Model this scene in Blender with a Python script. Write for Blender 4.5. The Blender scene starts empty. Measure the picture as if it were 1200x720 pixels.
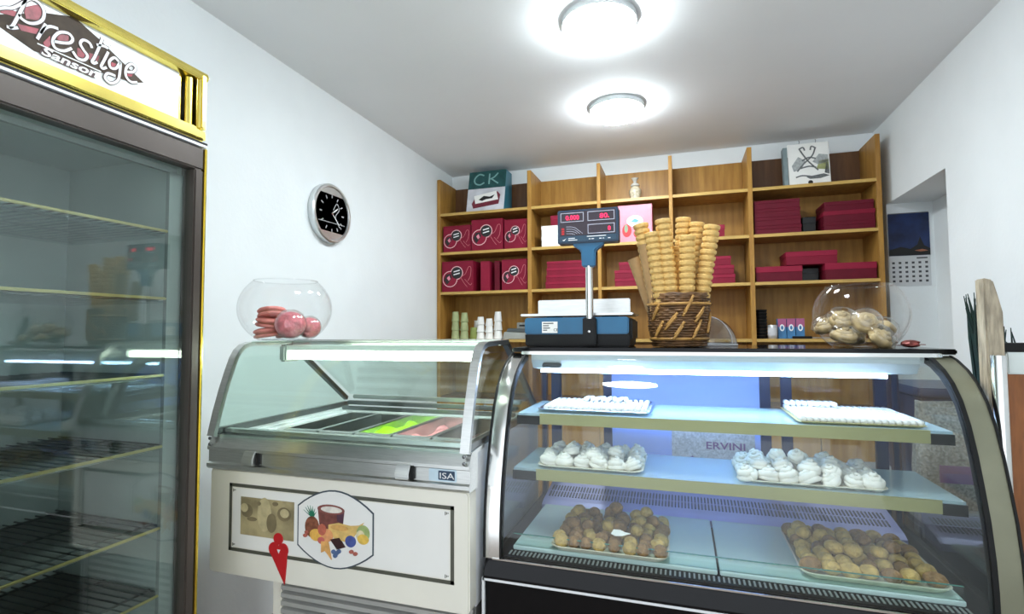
import bpy, bmesh, math, random
from mathutils import Vector, Matrix, Euler
random.seed(7)
PI = math.pi
S = bpy.context.scene
C = S.collection

# ------------------------------------------------------------------ camera, world, exposure
CAM_Z = 1.36
yaw, pitch, roll = 0.31272, 0.04881, -0.00581
fw = Vector((-math.sin(yaw)*math.cos(pitch), math.cos(yaw)*math.cos(pitch), math.sin(pitch)))
rt = Vector((math.cos(yaw), math.sin(yaw), 0)); up = rt.cross(fw)
r2 = rt*math.cos(roll) + up*math.sin(roll); u2 = -rt*math.sin(roll) + up*math.cos(roll)
cam_d = bpy.data.cameras.new('camera'); cam = bpy.data.objects.new('camera', cam_d); C.objects.link(cam)
cam_d.sensor_width = 36; cam_d.lens = 610.256/1200*36; cam_d.clip_start = 0.02
m4 = Matrix((r2, u2, -fw)).transposed().to_4x4(); m4.translation = (0, 0, CAM_Z); cam.matrix_world = m4
S.camera = cam
W = bpy.data.worlds.new('World'); S.world = W; W.use_nodes = True
bg = W.node_tree.nodes['Background']; bg.inputs[0].default_value = (0.86, 0.93, 1.0, 1); bg.inputs[1].default_value = 1.35
S.view_settings.view_transform = 'Standard'; S.view_settings.look = 'None'
S.view_settings.gamma = 1; S.view_settings.use_curve_mapping = False
S.view_settings.exposure = 0.68
LAMP_POWER, CASE_LED, FREEZER_TUBE = 54.0, 28.0, 15.0

# ------------------------------------------------------------------ materials
MATS = {}
def nd(t, ty, **k):
    n = t.nodes.new(ty)
    for a, v in k.items(): setattr(n, a, v)
    return n
def mat(name, col, rough=.5, metal=0, noise=0.0, scale=8, stretch=(1,1,1), bump=0.0, bscale=None, col2=None, spec=.5, emit=0, trans=0, coat=0, sss=0):
    if name in MATS: return MATS[name]
    m = bpy.data.materials.new(name); m.use_nodes = True; t = m.node_tree; b = t.nodes['Principled BSDF']
    b.inputs['Base Color'].default_value = (*col, 1); b.inputs['Roughness'].default_value = rough
    b.inputs['Metallic'].default_value = metal; b.inputs['Specular IOR Level'].default_value = spec
    b.inputs['Transmission Weight'].default_value = trans; b.inputs['Coat Weight'].default_value = coat
    if sss: b.inputs['Subsurface Weight'].default_value = sss; b.inputs['Subsurface Radius'].default_value = (.01,.008,.006)
    if emit: b.inputs['Emission Color'].default_value = (*col, 1); b.inputs['Emission Strength'].default_value = emit
    if noise or bump:
        tc = nd(t, 'ShaderNodeTexCoord'); mp = nd(t, 'ShaderNodeMapping'); mp.inputs['Scale'].default_value = stretch
        t.links.new(tc.outputs['Object'], mp.inputs[0])
        n = nd(t, 'ShaderNodeTexNoise'); n.inputs['Scale'].default_value = scale; n.inputs['Detail'].default_value = 5
        t.links.new(mp.outputs[0], n.inputs['Vector'])
        if noise:
            r = nd(t, 'ShaderNodeValToRGB'); c2 = col2 or tuple(c*(1-noise) for c in col)
            r.color_ramp.elements[0].position = .35; r.color_ramp.elements[1].position = .65
            r.color_ramp.elements[0].color = (*c2, 1); r.color_ramp.elements[1].color = (*col, 1)
            t.links.new(n.outputs['Fac'], r.inputs[0]); t.links.new(r.outputs[0], b.inputs['Base Color'])
        if bump:
            n2 = n
            if bscale:
                n2 = nd(t, 'ShaderNodeTexNoise'); n2.inputs['Scale'].default_value = bscale; n2.inputs['Detail'].default_value = 3
                t.links.new(mp.outputs[0], n2.inputs['Vector'])
            bp = nd(t, 'ShaderNodeBump'); bp.inputs['Strength'].default_value = bump; bp.inputs['Distance'].default_value = .01
            t.links.new(n2.outputs['Fac'], bp.inputs['Height']); t.links.new(bp.outputs[0], b.inputs['Normal'])
    MATS[name] = m; return m
def glass(name, tint, f0=.04, rough=.01, power=5.0, k=.9):
    m = bpy.data.materials.new(name); m.use_nodes = True; t = m.node_tree; t.nodes.clear()
    o = nd(t, 'ShaderNodeOutputMaterial'); mx = nd(t, 'ShaderNodeMixShader')
    tr = nd(t, 'ShaderNodeBsdfTransparent'); tr.inputs[0].default_value = (*tint, 1)
    gl = nd(t, 'ShaderNodeBsdfGlossy'); gl.inputs['Roughness'].default_value = rough
    lw = nd(t, 'ShaderNodeLayerWeight'); lw.inputs[0].default_value = .5
    p = nd(t, 'ShaderNodeMath', operation='POWER'); p.inputs[1].default_value = power
    ma = nd(t, 'ShaderNodeMath', operation='MULTIPLY_ADD'); ma.inputs[1].default_value = k; ma.inputs[2].default_value = f0
    L = t.links.new
    L(lw.outputs['Facing'], p.inputs[0]); L(p.outputs[0], ma.inputs[0]); L(ma.outputs[0], mx.inputs[0])
    L(tr.outputs[0], mx.inputs[1]); L(gl.outputs[0], mx.inputs[2]); L(mx.outputs[0], o.inputs[0])
    MATS[name] = m; return m
def emis(name, col, s):
    m = bpy.data.materials.new(name); m.use_nodes = True; t = m.node_tree; t.nodes.clear()
    o = nd(t, 'ShaderNodeOutputMaterial'); e = nd(t, 'ShaderNodeEmission')
    e.inputs[0].default_value = (*col, 1); e.inputs[1].default_value = s
    t.links.new(e.outputs[0], o.inputs[0]); MATS[name] = m; return m

WALL = mat('wall_paint', (.82,.855,.86), .75, noise=.05, scale=2.5, bump=.08, bscale=60)
WALLR = WALL
CEIL = mat('ceiling_paint', (.86,.875,.88), .8, noise=.04, scale=1.5, bump=.05, bscale=40)
FLOOR = mat('floor_tile', (.22,.15,.10), .35, noise=.3, scale=6)
OAK = mat('oak_veneer', (.45,.24,.052), .42, spec=.3, noise=.30, scale=3.2, stretch=(9,9,1.0), bump=.04, col2=(.32,.155,.032))
OAKE = mat('oak_edge', (.56,.35,.09), .4, noise=.2, scale=6, stretch=(1,8,8))
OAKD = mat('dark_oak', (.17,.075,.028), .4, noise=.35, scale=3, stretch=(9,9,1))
CRIM = mat('crimson_card', (.215,.006,.026), .55, spec=.25, noise=.12, scale=14)
CRIMD = mat('darkened_crimson_card', (.125,.003,.015), .55, spec=.25, noise=.15, scale=12)  # darker crimson; holds the right bay's shadow in the box colour
CRIML = mat('crimson_lid', (.27,.010,.036), .55, spec=.25, noise=.1, scale=14)
PINKC = mat('pink_card', (.80,.25,.33), .4, noise=.25, scale=9)
WHITEC = mat('white_card', (.85,.84,.80), .5, noise=.05, scale=10)
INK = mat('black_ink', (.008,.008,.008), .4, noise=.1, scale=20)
PINKL = mat('pale_pink_ink', (.85,.50,.52), .5, noise=.1, scale=20)
WHITEI = mat('white_ink', (.85,.85,.85), .5, noise=.05, scale=20)
REDI = mat('red_ink', (.55,.01,.015), .45, noise=.1, scale=20)
GOLD = mat('gold_metal', (.93,.76,.20), .20, 1, noise=.12, scale=12, bump=.02)
TAUPE = mat('taupe_metal', (.085,.068,.058), .35, .3, noise=.2, scale=5)
CHROME = mat('chrome', (.78,.78,.76), .15, 1, noise=.08, scale=10)
STEEL = mat('brushed_steel', (.62,.63,.61), .28, 1, noise=.12, scale=20, stretch=(1,12,12))
STEELD = mat('dark_steel', (.23,.24,.24), .35, 1, noise=.15, scale=15)
BLACK = mat('black_gloss', (.004,.004,.005), .10, spec=.22, noise=.2, scale=8)
RUBBER = mat('black_rubber', (.008,.008,.008), .5, spec=.25, noise=.2, scale=15)
NAVY = mat('navy_frame', (.018,.028,.085), .3, .2, noise=.2, scale=9)
LINER = mat('grey_liner', (.60,.67,.65), .5, noise=.1, scale=4)
CREAM = mat('cream_enamel', (.88,.85,.74), .3, noise=.05, scale=4)
WHITEP = mat('white_enamel', (.82,.83,.84), .3, noise=.05, scale=5)
OLIVE = mat('olive_line', (.095,.095,.07), .4, noise=.15, scale=30)
BLUEP = mat('teal_blue_plastic', (.005,.115,.24), .3, noise=.15, scale=9)
DBLUE = mat('deep_blue_plastic', (.008,.035,.075), .3, noise=.15, scale=9)
SCREEN = mat('dark_screen', (.02,.008,.018), .12, noise=.2, scale=10)
LEDRED = emis('red_led', (1,.02,.08), 3.0)
WAFER = mat('wafer', (.83,.53,.17), .65, noise=.25, scale=60, bump=.3, bscale=160)
KRAFT = mat('kraft_paper', (.42,.25,.10), .7, noise=.25, scale=25, bump=.15)
WICKER = mat('dark_wicker', (.20,.095,.032), .5, noise=.55, scale=45, bump=.3)
STRAW = mat('straw_strip', (.48,.25,.06), .5, noise=.3, scale=40, bump=.2)
MERI = mat('meringue', (.80,.77,.70), .65, noise=.10, scale=30, bump=.1, sss=.1)
WALN = mat('walnut_cookie', (.36,.19,.060), .6, noise=.5, scale=55, bump=.7, bscale=110)
WALN2 = mat('golden_cookie', (.68,.45,.13), .55, noise=.45, scale=40, bump=.7, bscale=110)
SUGAR = mat('sugar_finger', (.86,.84,.82), .7, noise=.08, scale=60, bump=.3, bscale=120)
TRAYM = mat('cream_tray', (.74,.70,.56), .25, noise=.05, scale=10)
FOIL = mat('foil_tray', (.85,.87,.9), .22, 1, noise=.1, scale=30, bump=.2)
PALEDECK = mat('pale_deck', (.60,.74,.72), .18, noise=.04, scale=5)
GLOWPANE = mat('blue_glow_pane', (.33,.46,1.0), .20, noise=.12, scale=3)  # LED and street reflections on the rear pane are put into this blue
WOODR = mat('reddish_door', (.30,.10,.022), .45, noise=.3, scale=14, stretch=(6,6,1), bump=.1)
OLDWOOD = mat('worn_wood', (.50,.42,.30), .7, noise=.5, scale=16, stretch=(6,6,1), bump=.5)
PALEW = mat('pale_worktop', (.66,.71,.68), .4, noise=.08, scale=12)
GREEND = mat('dark_green_bristle', (.008,.035,.028), .6, noise=.4, scale=30)
GPLAST = mat('grey_plastic', (.36,.37,.34), .45, noise=.1, scale=14)
GREENC = mat('sage_paper', (.40,.45,.22), .6, noise=.1, scale=20)
GREENC2 = mat('olive_paper', (.26,.31,.08), .6, noise=.1, scale=20)
LIME = mat('lime_gelato', (.36,.72,.01), .45, noise=.15, scale=25, bump=.2)
ROSE = mat('rose_gelato', (.80,.30,.30), .5, noise=.25, scale=40, bump=.4)
BROWNG = mat('cocoa_gelato', (.10,.04,.03), .45, noise=.3, scale=30, bump=.4)
MACA = mat('pink_biscuit', (.72,.24,.20), .65, noise=.25, scale=40, bump=.3)
MACB = mat('rose_sugar', (.82,.22,.27), .7, noise=.35, scale=50, bump=.6, bscale=70)
FILL = mat('cream_filling', (.50,.20,.12), .6, noise=.2, scale=40)
TANM = mat('tan_meringue', (.66,.50,.26), .5, noise=.35, scale=35, bump=.3)
GL_ROOM = glass('case_glass', (.96,.985,.98), .03)
GL_GREEN = glass('green_glass', (.925,.985,.962), .04)
GL_FRIDGE = glass('door_glass', (.90,.945,.925), .07)
GL_BOWL = glass('bowl_glass', (.975,.98,.98), .03, power=3.0, k=.55)
GL_SHELF = glass('shelf_glass', (.86,.95,.97), .07)
def milky(m, col, fac):      # mixes a pale diffuse colour into clear glass as a painted sheen
    t = m.node_tree; o = [n for n in t.nodes if n.type == 'OUTPUT_MATERIAL'][0]; src = o.inputs[0].links[0].from_socket
    d = nd(t, 'ShaderNodeBsdfDiffuse'); d.inputs[0].default_value = (*col, 1); x = nd(t, 'ShaderNodeMixShader'); x.inputs[0].default_value = fac
    t.links.new(src, x.inputs[1]); t.links.new(d.outputs[0], x.inputs[2]); t.links.new(x.outputs[0], o.inputs[0]); return m
GL_CASESHELF = milky(glass('painted_sheen_glass', (.86,.95,.97), .07), (.62,.80,.86), .35)  # cyan-white reflection on the shelf tops is put in as diffuse colour
WRAP = glass('clear_wrap', (.96,.95,.92), .10, .12, 2.0, .5)
GL_DOME = glass('smoky_plastic', (.70,.71,.72), .10, .15, 2.0, .5)
LAMPM = emis('lamp_glow', (.87,.955,1.0), LAMP_POWER)
CLED = emis('case_led', (.42,.62,1.0), CASE_LED)
FTUBE = emis('freezer_tube', (.93,1.0,.86), FREEZER_TUBE)

# ------------------------------------------------------------------ mesh helpers
class M:
    def __init__(s): s.v = []; s.f = []
    def box(s, x0, x1, y0, y1, z0, z1):
        n = len(s.v)
        s.v += [(x0,y0,z0),(x1,y0,z0),(x1,y1,z0),(x0,y1,z0),(x0,y0,z1),(x1,y0,z1),(x1,y1,z1),(x0,y1,z1)]
        s.f += [tuple(n+i for i in q) for q in ((3,2,1,0),(4,5,6,7),(0,1,5,4),(1,2,6,5),(2,3,7,6),(3,0,4,7))]
        return s
    def obox(s, c, size, rot=(0,0,0)):
        n = len(s.v); R = Euler(rot).to_matrix(); a, b, h = [q/2 for q in size]
        for p in ((-a,-b,-h),(a,-b,-h),(a,b,-h),(-a,b,-h),(-a,-b,h),(a,-b,h),(a,b,h),(-a,b,h)):
            s.v.append(tuple(R @ Vector(p) + Vector(c)))
        s.f += [tuple(n+i for i in q) for q in ((3,2,1,0),(4,5,6,7),(0,1,5,4),(1,2,6,5),(2,3,7,6),(3,0,4,7))]
        return s
    def lathe(s, prof, n=24, c=(0,0,0), lobe=0, amp=0, twist=0, ax='z', sx=1, sy=1):
        b = len(s.v); k = len(prof)
        for j, (r, z) in enumerate(prof):
            for i in range(n):
                a = 2*PI*i/n
                rr = r*(1 + (amp*math.cos(lobe*a + twist*z) if lobe else 0))
                p = (rr*math.cos(a)*sx, rr*math.sin(a)*sy, z)
                if ax == 'x': p = (p[2], p[0], p[1])
                if ax == 'y': p = (p[0], p[2], p[1])
                s.v.append((p[0]+c[0], p[1]+c[1], p[2]+c[2]))
        for j in range(k-1):
            for i in range(n):
                i2 = (i+1) % n
                s.f.append((b+j*n+i, b+j*n+i2, b+(j+1)*n+i2, b+(j+1)*n+i))
        if prof[0][0] > 1e-6 and prof[0] != prof[-1]: s.f.append(tuple(b+i for i in range(n))[::-1])
        if prof[-1][0] > 1e-6 and prof[0] != prof[-1]: s.f.append(tuple(b+(k-1)*n+i for i in range(n)))
        return s
    def shell(s, prof, n=24, c=(0,0,0)):
        f0 = len(s.f); s.lathe(prof, n, c)
        k = len(prof); s.f = s.f[:f0+(k-1)*n]
        return s
    def tube(s, pts, r, n=8, closed=False):
        pts = [Vector(p) for p in pts]; b = len(s.v); k = len(pts); pu = None
        for j, p in enumerate(pts):
            if closed: d = pts[(j+1) % k] - pts[j-1]
            else: d = pts[min(j+1,k-1)] - pts[max(j-1,0)]
            d.normalize()
            if pu is None:
                pu = d.cross(Vector((0,0,1)))
                if pu.length < .1: pu = d.cross(Vector((1,0,0)))
            pu = (pu - d*pu.dot(d)).normalized(); w = d.cross(pu)
            rr = r[j] if isinstance(r, (list, tuple)) else r
            for i in range(n):
                a = 2*PI*i/n; s.v.append(tuple(p + (pu*math.cos(a) + w*math.sin(a))*rr))
        for j in range(k if closed else k-1):
            for i in range(n):
                i2 = (i+1) % n; j2 = (j+1) % k
                s.f.append((b+j*n+i, b+j*n+i2, b+j2*n+i2, b+j2*n+i))
        if not closed:
            s.f.append(tuple(b+i for i in range(n))[::-1]); s.f.append(tuple(b+(k-1)*n+i for i in range(n)))
        return s
    def prism(s, poly, a0, a1, ax):
        """poly of 2-D points extruded along an axis; ax 'x': poly=(y,z); 'y': (x,z); 'z': (x,y)"""
        b = len(s.v); k = len(poly)
        for a in (a0, a1):
            for p, q in poly:
                s.v.append({'x': (a,p,q), 'y': (p,a,q), 'z': (p,q,a)}[ax])
        s.f.append(tuple(b+i for i in range(k))[::-1]); s.f.append(tuple(b+k+i for i in range(k)))
        for i in range(k):
            j = (i+1) % k; s.f.append((b+i, b+j, b+k+j, b+k+i))
        return s
    def sheet(s, prof, x0, x1, th=0.0):
        """a curved strip following (y,z) profile, from x0 to x1; th gives it thickness towards +y/-z"""
        k = len(prof); out = []
        for i in range(k):
            a = prof[max(i-1,0)]; c = prof[min(i+1,k-1)]
            t = Vector((c[0]-a[0], c[1]-a[1])).normalized(); out.append((prof[i][0]+t.y*th, prof[i][1]-t.x*th))
        s.prism(list(prof) + out[::-1], x0, x1, 'x')
        # split the two end caps into quads
        return s
    def build(s, name, m, parent=None, smooth=False, bevel=0, seg=2, kind=None, loc=None, rot=None, label=None):
        me = bpy.data.meshes.new(name); me.from_pydata(s.v, [], s.f)
        bm = bmesh.new(); bm.from_mesh(me)
        if bevel:
            bmesh.ops.bevel(bm, geom=[e for e in bm.edges if len(e.link_faces) == 2 and e.calc_face_angle(0) > .5], offset=bevel, segments=seg, affect='EDGES', clamp_overlap=True)
        bmesh.ops.recalc_face_normals(bm, faces=bm.faces); bm.to_mesh(me); bm.free()
        me.materials.append(m)
        if smooth or bevel:
            for p in me.polygons: p.use_smooth = True
            if not smooth or smooth == 'auto':
                try: me.set_sharp_from_angle(angle=math.radians(35))
                except Exception: pass
        o = bpy.data.objects.new(name, me); C.objects.link(o)
        if parent: o.parent = parent
        if loc: o.location = loc
        if rot: o.rotation_euler = rot
        if kind: o['kind'] = kind
        if label: o['label'] = label
        return o
def tag(o, label, cat, group=None):
    o['label'] = label; o['category'] = cat
    if group: o['group'] = group
    return o
def thing(name, label, cat, loc=(0,0,0), rz=0, group=None, rot=None):
    o = bpy.data.objects.new(name, None); C.objects.link(o); o.location = loc
    o.rotation_euler = rot or (0,0,rz); o.empty_display_size = .05
    return tag(o, label, cat, group)
def struct(name, mb, m, **k):
    o = mb.build(name, m, **k); o['kind'] = 'structure'; return o
def link_copy(o, loc, rot=None, parent=None, scale=None):
    c = o.copy(); C.objects.link(c); c.location = loc
    if rot is not None: c.rotation_euler = rot
    if scale is not None: c.scale = scale
    c.parent = parent
    return c
def text(body, size, loc, rot, m, parent, name, shear=0, ext=.0004, width=None, align='LEFT', bold=0):
    cu = bpy.data.curves.new(name, 'FONT'); cu.body = body; cu.size = size; cu.shear = shear; cu.extrude = ext; cu.align_x = align
    cu.resolution_u = 3; cu.offset = bold
    t = bpy.data.objects.new('tmp', cu); C.objects.link(t)
    bpy.context.view_layer.update()
    me = bpy.data.meshes.new_from_object(t.evaluated_get(bpy.context.evaluated_depsgraph_get()))
    C.objects.unlink(t); bpy.data.objects.remove(t)
    if width:
        xs = [v.co.x for v in me.vertices]; k = width/(max(xs)-min(xs))
        for v in me.vertices: v.co.x *= k
    me.materials.clear(); me.materials.append(m)
    o = bpy.data.objects.new(name, me); C.objects.link(o); o.location = loc; o.rotation_euler = rot
    if parent: o.parent = parent
    return o
FACE = (PI/2, 0, 0)            # lettering that faces the shop front
def spline(pts, n=6):
    out = []; k = len(pts)
    for i in range(k-1):
        p0, p1, p2, p3 = pts[max(i-1,0)], pts[i], pts[i+1], pts[min(i+2,k-1)]
        for j in range(n):
            t = j/n
            out.append(tuple(.5*((2*b)+(-a+c)*t+(2*a-5*b+4*c-d)*t*t+(-a+3*b-3*c+d)*t**3) for a,b,c,d in zip(p0,p1,p2,p3)))
    out.append(pts[-1]); return out
def ribbon(mb, pts, w, fix, ax='y', th=.0006):
    """flat inked line along 2-D points on the plane ax=fix"""
    k = len(pts); b = len(mb.v)
    for i in range(k):
        a = pts[max(i-1,0)]; c = pts[min(i+1,k-1)]
        d = Vector((c[0]-a[0], c[1]-a[1]))
        if d.length < 1e-9: d = Vector((1,0))
        d.normalize(); q = Vector((-d.y, d.x))*w/2
        for sgn in (1,-1):
            p = (pts[i][0]+q.x*sgn, pts[i][1]+q.y*sgn)
            for off in (0, th):
                mb.v.append((p[0], fix+off, p[1]) if ax == 'y' else (fix+off, p[0], p[1]))
    for i in range(k-1):
        n = b+i*4; mm = n+4
        mb.f += [(n,n+2,mm+2,mm),(n+1,n+3,mm+3,mm+1),(n,n+1,mm+1,mm),(n+2,n+3,mm+3,mm+2)]
    e = b+(k-1)*4; mb.f += [(b,b+1,b+3,b+2),(e,e+1,e+3,e+2)]
    return mb
def ell(cx, cy, rx, ry, n=20, a0=0, rot=0):
    c, s_ = math.cos(rot), math.sin(rot); o = []
    for i in range(n):
        a = a0+2*PI*i/n; x, y = rx*math.cos(a), ry*math.sin(a)
        o.append((cx+x*c-y*s_, cy+x*s_+y*c))
    return o
def rrect(x0, x1, y0, y1, r, n=5):
    o = []
    for cx, cy, a in ((x1-r,y1-r,0),(x0+r,y1-r,PI/2),(x0+r,y0+r,PI),(x1-r,y0+r,1.5*PI)):
        for i in range(n+1): o.append((cx+r*math.cos(a+PI/2*i/n), cy+r*math.sin(a+PI/2*i/n)))
    return o

# ------------------------------------------------------------------ the room
XL, XR, YB, ZC, YF = -1.79, 1.23, 3.94, 2.66, -1.3
struct('floor', M().box(XL-.1, 1.7, YF, YB+.1, -.1, 0), FLOOR)
struct('ceiling', M().box(XL-.1, XR+.12, YF, YB+.1, ZC, ZC+.12), CEIL)
struct('wall_left', M().box(XL-.1, XL, YF, YB+.1, 0, ZC), WALL)
struct('wall_back', M().box(XL, XR+.12, YB, YB+.1, 0, ZC), WALL)
NY0, NY1, NZ, NX = 3.0, 3.76, 2.14, 1.47
wr = M().box(XR, XR+.12, YF, NY0, 0, ZC).box(XR, XR+.12, NY0, NY1, NZ, ZC).box(XR, XR+.12, NY1, YB, 0, ZC)
struct('wall_right', wr, WALL)
# recess in the right wall
nr = M().box(NX, NX+.06, NY0-.06, NY1+.06, 0, NZ+.06).box(XR+.12, NX, NY1, NY1+.06, 0, NZ+.06).box(XR+.12, NX, NY0-.06, NY0, 0, NZ+.06).box(XR+.12, NX, NY0, NY1, NZ, NZ+.06)
struct('wall_recess', nr, WALL)
struct('baseboard_left', M().box(XL, XL+.012, YF, YB, 0, .09), mat('brown_skirting', (.20,.11,.06), .5, noise=.2, scale=9))

# ------------------------------------------------------------------ ceiling lamps
def ceiling_lamp(x, y, label):
    t = thing('ceiling_lamp', label, 'ceiling lamp', (x, y, ZC), group='round ceiling lamps')
    M().lathe([(.150,0),(.155,-.004),(.155,-.026),(.152,-.029),(.148,-.029)], 48).build('lamp_base', mat('lamp_rim', (.55,.58,.58), .4, .4, noise=.1, scale=9), t, smooth='auto')
    M().lathe([(.1475,-.0291),(.1465,-.044),(.134,-.058),(.10,-.066),(.05,-.071),(.0,-.072)], 48).build('diffuser', LAMPM, t, smooth=True)
    return t
ceiling_lamp(-.297, 2.115, 'round white ceiling lamp nearer the shop front, larger in view')
ceiling_lamp(-.325, 2.985, 'round white ceiling lamp nearer the back shelves, smaller in view')
ceiling_lamp(-.270, 1.245, 'round white ceiling lamp above the customer side, outside the picture')

# ------------------------------------------------------------------ wooden wall shelving
SHF = [2.283, 1.98, 1.673, 1.31]           # upper faces at the front edge
YS = 3.64; TH = .02
un = thing('wall_shelving', 'oak shelving unit with five bays filling the back wall', 'shelving', (0,0,0))
POSTS = [(-1.785,-1.757),(-1.055,-1.025),(-.543,-.519),(-.058,-.034),(.432,.460),(1.146,1.172)]
for a, b in POSTS: M().box(a, b, YS, YB-.002, 0, 2.553).build('upright_panel', OAK, un, bevel=.0015, seg=1)
for i in range(5):
    a, b = POSTS[i][1], POSTS[i+1][0]
    for z in SHF:
        sh = M().box(a, b, YS+.004, YB-.012, z-TH, z).build('shelf_board', OAK, un)
        M().box(a, b, YS+.001, YS+.004, z-TH, z).build('edge_strip', OAKE, sh)
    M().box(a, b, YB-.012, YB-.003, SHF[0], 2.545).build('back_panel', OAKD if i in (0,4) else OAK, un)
    M().box(a, b, YB-.012, YB-.003, 0, SHF[0]-TH).build('back_panel', OAK, un)
    # closed lower cupboards under the counter shelf
    n = 2 if b-a > .6 else 1; w = (b-a)/n
    for k in range(n):
        d = M().box(a+k*w+.003, a+(k+1)*w-.003, YS, YS+.018, .10, .86).build('cupboard_door', OAK, un, bevel=.002, seg=1)
        M().lathe([(.012,0),(.014,-.012),(.008,-.022),(0,-.023)], 12, (a+k*w+(.05 if k else w-.05), YS, .74), ax='y').build('knob', CHROME, d, smooth=True)
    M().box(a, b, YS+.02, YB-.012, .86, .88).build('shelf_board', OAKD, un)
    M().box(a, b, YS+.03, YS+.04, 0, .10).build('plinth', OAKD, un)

# ------------------------------------------------------------------ tall display fridge
FX = -1.25
fr = thing('display_fridge', 'tall gold trimmed glass door fridge with illuminated sign header', 'fridge', (0,0,0))
fy0, fy1, fxb = .47, 1.105, -1.775
b = M().box(fxb, fxb+.03, fy0, fy1, .02, 2.10).box(fxb, FX-.045, fy0, fy0+.03, .02, 2.10).box(fxb, FX-.045, fy1-.03, fy1, .02, 2.10)
b.box(fxb, FX-.045, fy0, fy1, 2.07, 2.10).box(fxb, FX-.045, fy0, fy1, .02, .30).box(fxb, FX-.06, fy0, fy1, 1.86, 1.89)
b.build('cabinet', mat('fridge_shell', (.33,.33,.31), .4, .2, noise=.1, scale=5), fr)
li = M().box(fxb+.03, fxb+.04, fy0+.03, fy1-.03, .30, 1.86).box(fxb+.04, FX-.06, fy0+.03, fy0+.045, .30, 1.86).box(fxb+.04, FX-.06, fy1-.045, fy1-.03, .30, 1.86)
li.box(fxb+.04, FX-.06, fy0+.045, fy1-.045, .30, .31).box(fxb+.04, FX-.06, fy0+.045, fy1-.045, 1.85, 1.86)
li.build('inner_lining', LINER, fr)
M().box(fxb+.042, fxb+.055, .74, .76, .31, 1.85).build('shelf_rail', STEEL, fr)
# header
hz0, hz1 = 1.893, 2.092
hd = M().box(FX-.045, FX, fy0, fy1, hz0, hz0+.040).build('header_rail', GOLD, fr, bevel=.010, seg=3)
M().prism([(FX-.05,2.058),(FX-.004,2.070),(FX,2.080),(FX-.004,2.092),(FX-.05,2.098)][::-1], fy0, fy1, 'y').build('header_rail', GOLD, fr, bevel=.002)
M().box(FX-.045, FX, fy1-.030, fy1, hz0+.030, hz1-.002).build('header_post', GOLD, fr, bevel=.010, seg=3)
M().lathe([(.010,0),(.010,.135)], 14, (FX-.022, fy1-.046, hz0+.036)).build('header_post', GOLD, fr, smooth='auto')
M().lathe([(.008,0),(.008,.135)], 14, (FX-.034, fy1-.068, hz0+.036)).build('header_post', GOLD, fr, smooth='auto')
M().box(FX-.045, FX, fy0, fy0+.030, hz0+.030, hz1-.002).build('header_post', GOLD, fr, bevel=.010, seg=3)
SX = -1.272
sg = M().box(SX-.006, SX, fy0+.02, fy1-.075, hz0+.03, 2.072).build('sign_panel', mat('sign_white', (.74,.77,.76), .3, noise=.08, scale=6, emit=0), fr)
BROWN = [(.6042,1.9848),(.6432,1.9963),(.7174,2.0443),(.7739,2.0685),(.8266,2.0464),(.8478,2.0353),(.9333,1.9926),(.9059,1.9798),(.8327,1.9702),(.702,1.9525),(.6441,1.9707),(.6046,1.9717)]
M().prism(BROWN, SX, SX+.0008, 'x').build('brown_print', mat('brown_print', (.085,.062,.045), .6, spec=.2, noise=.4, scale=20), sg)
REDS = [[(.6427,2.0117),(.6704,2.0179),(.668,2.0057),(.6431,1.9997)],[(.6843,2.0371),(.7062,2.0561),(.7144,2.0425),(.7059,2.0207),(.6851,2.0123),(.6818,2.0247)],[(.6713,1.9934),(.708,2.0035),(.7038,1.9901),(.6774,1.9825)],[(.7472,2.0143),(.7636,2.0196),(.7641,2.0044),(.7478,1.9956),(.7411,2.0014)],[(.7165,1.9786),(.7283,2.0),(.732,1.9833),(.7231,1.9673)],[(.7813,2.002),(.7988,2.0033),(.7958,1.9859),(.7819,1.9827)],[(.806,2.0031),(.8279,2.0064),(.8246,1.9926),(.8065,1.9874)],[(.8507,2.0058),(.8703,2.0073),(.8667,1.9929),(.8512,1.9895)],[(.8865,2.0026),(.9071,2.0084),(.9034,1.9937),(.889,1.989)]]
rm = M()
for q in REDS: rm.prism(q, SX+.0008, SX+.0014, 'x')
rm.build('red_print', mat('berry_print', (.40,.03,.05), .45, noise=.5, scale=50), sg)
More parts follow.
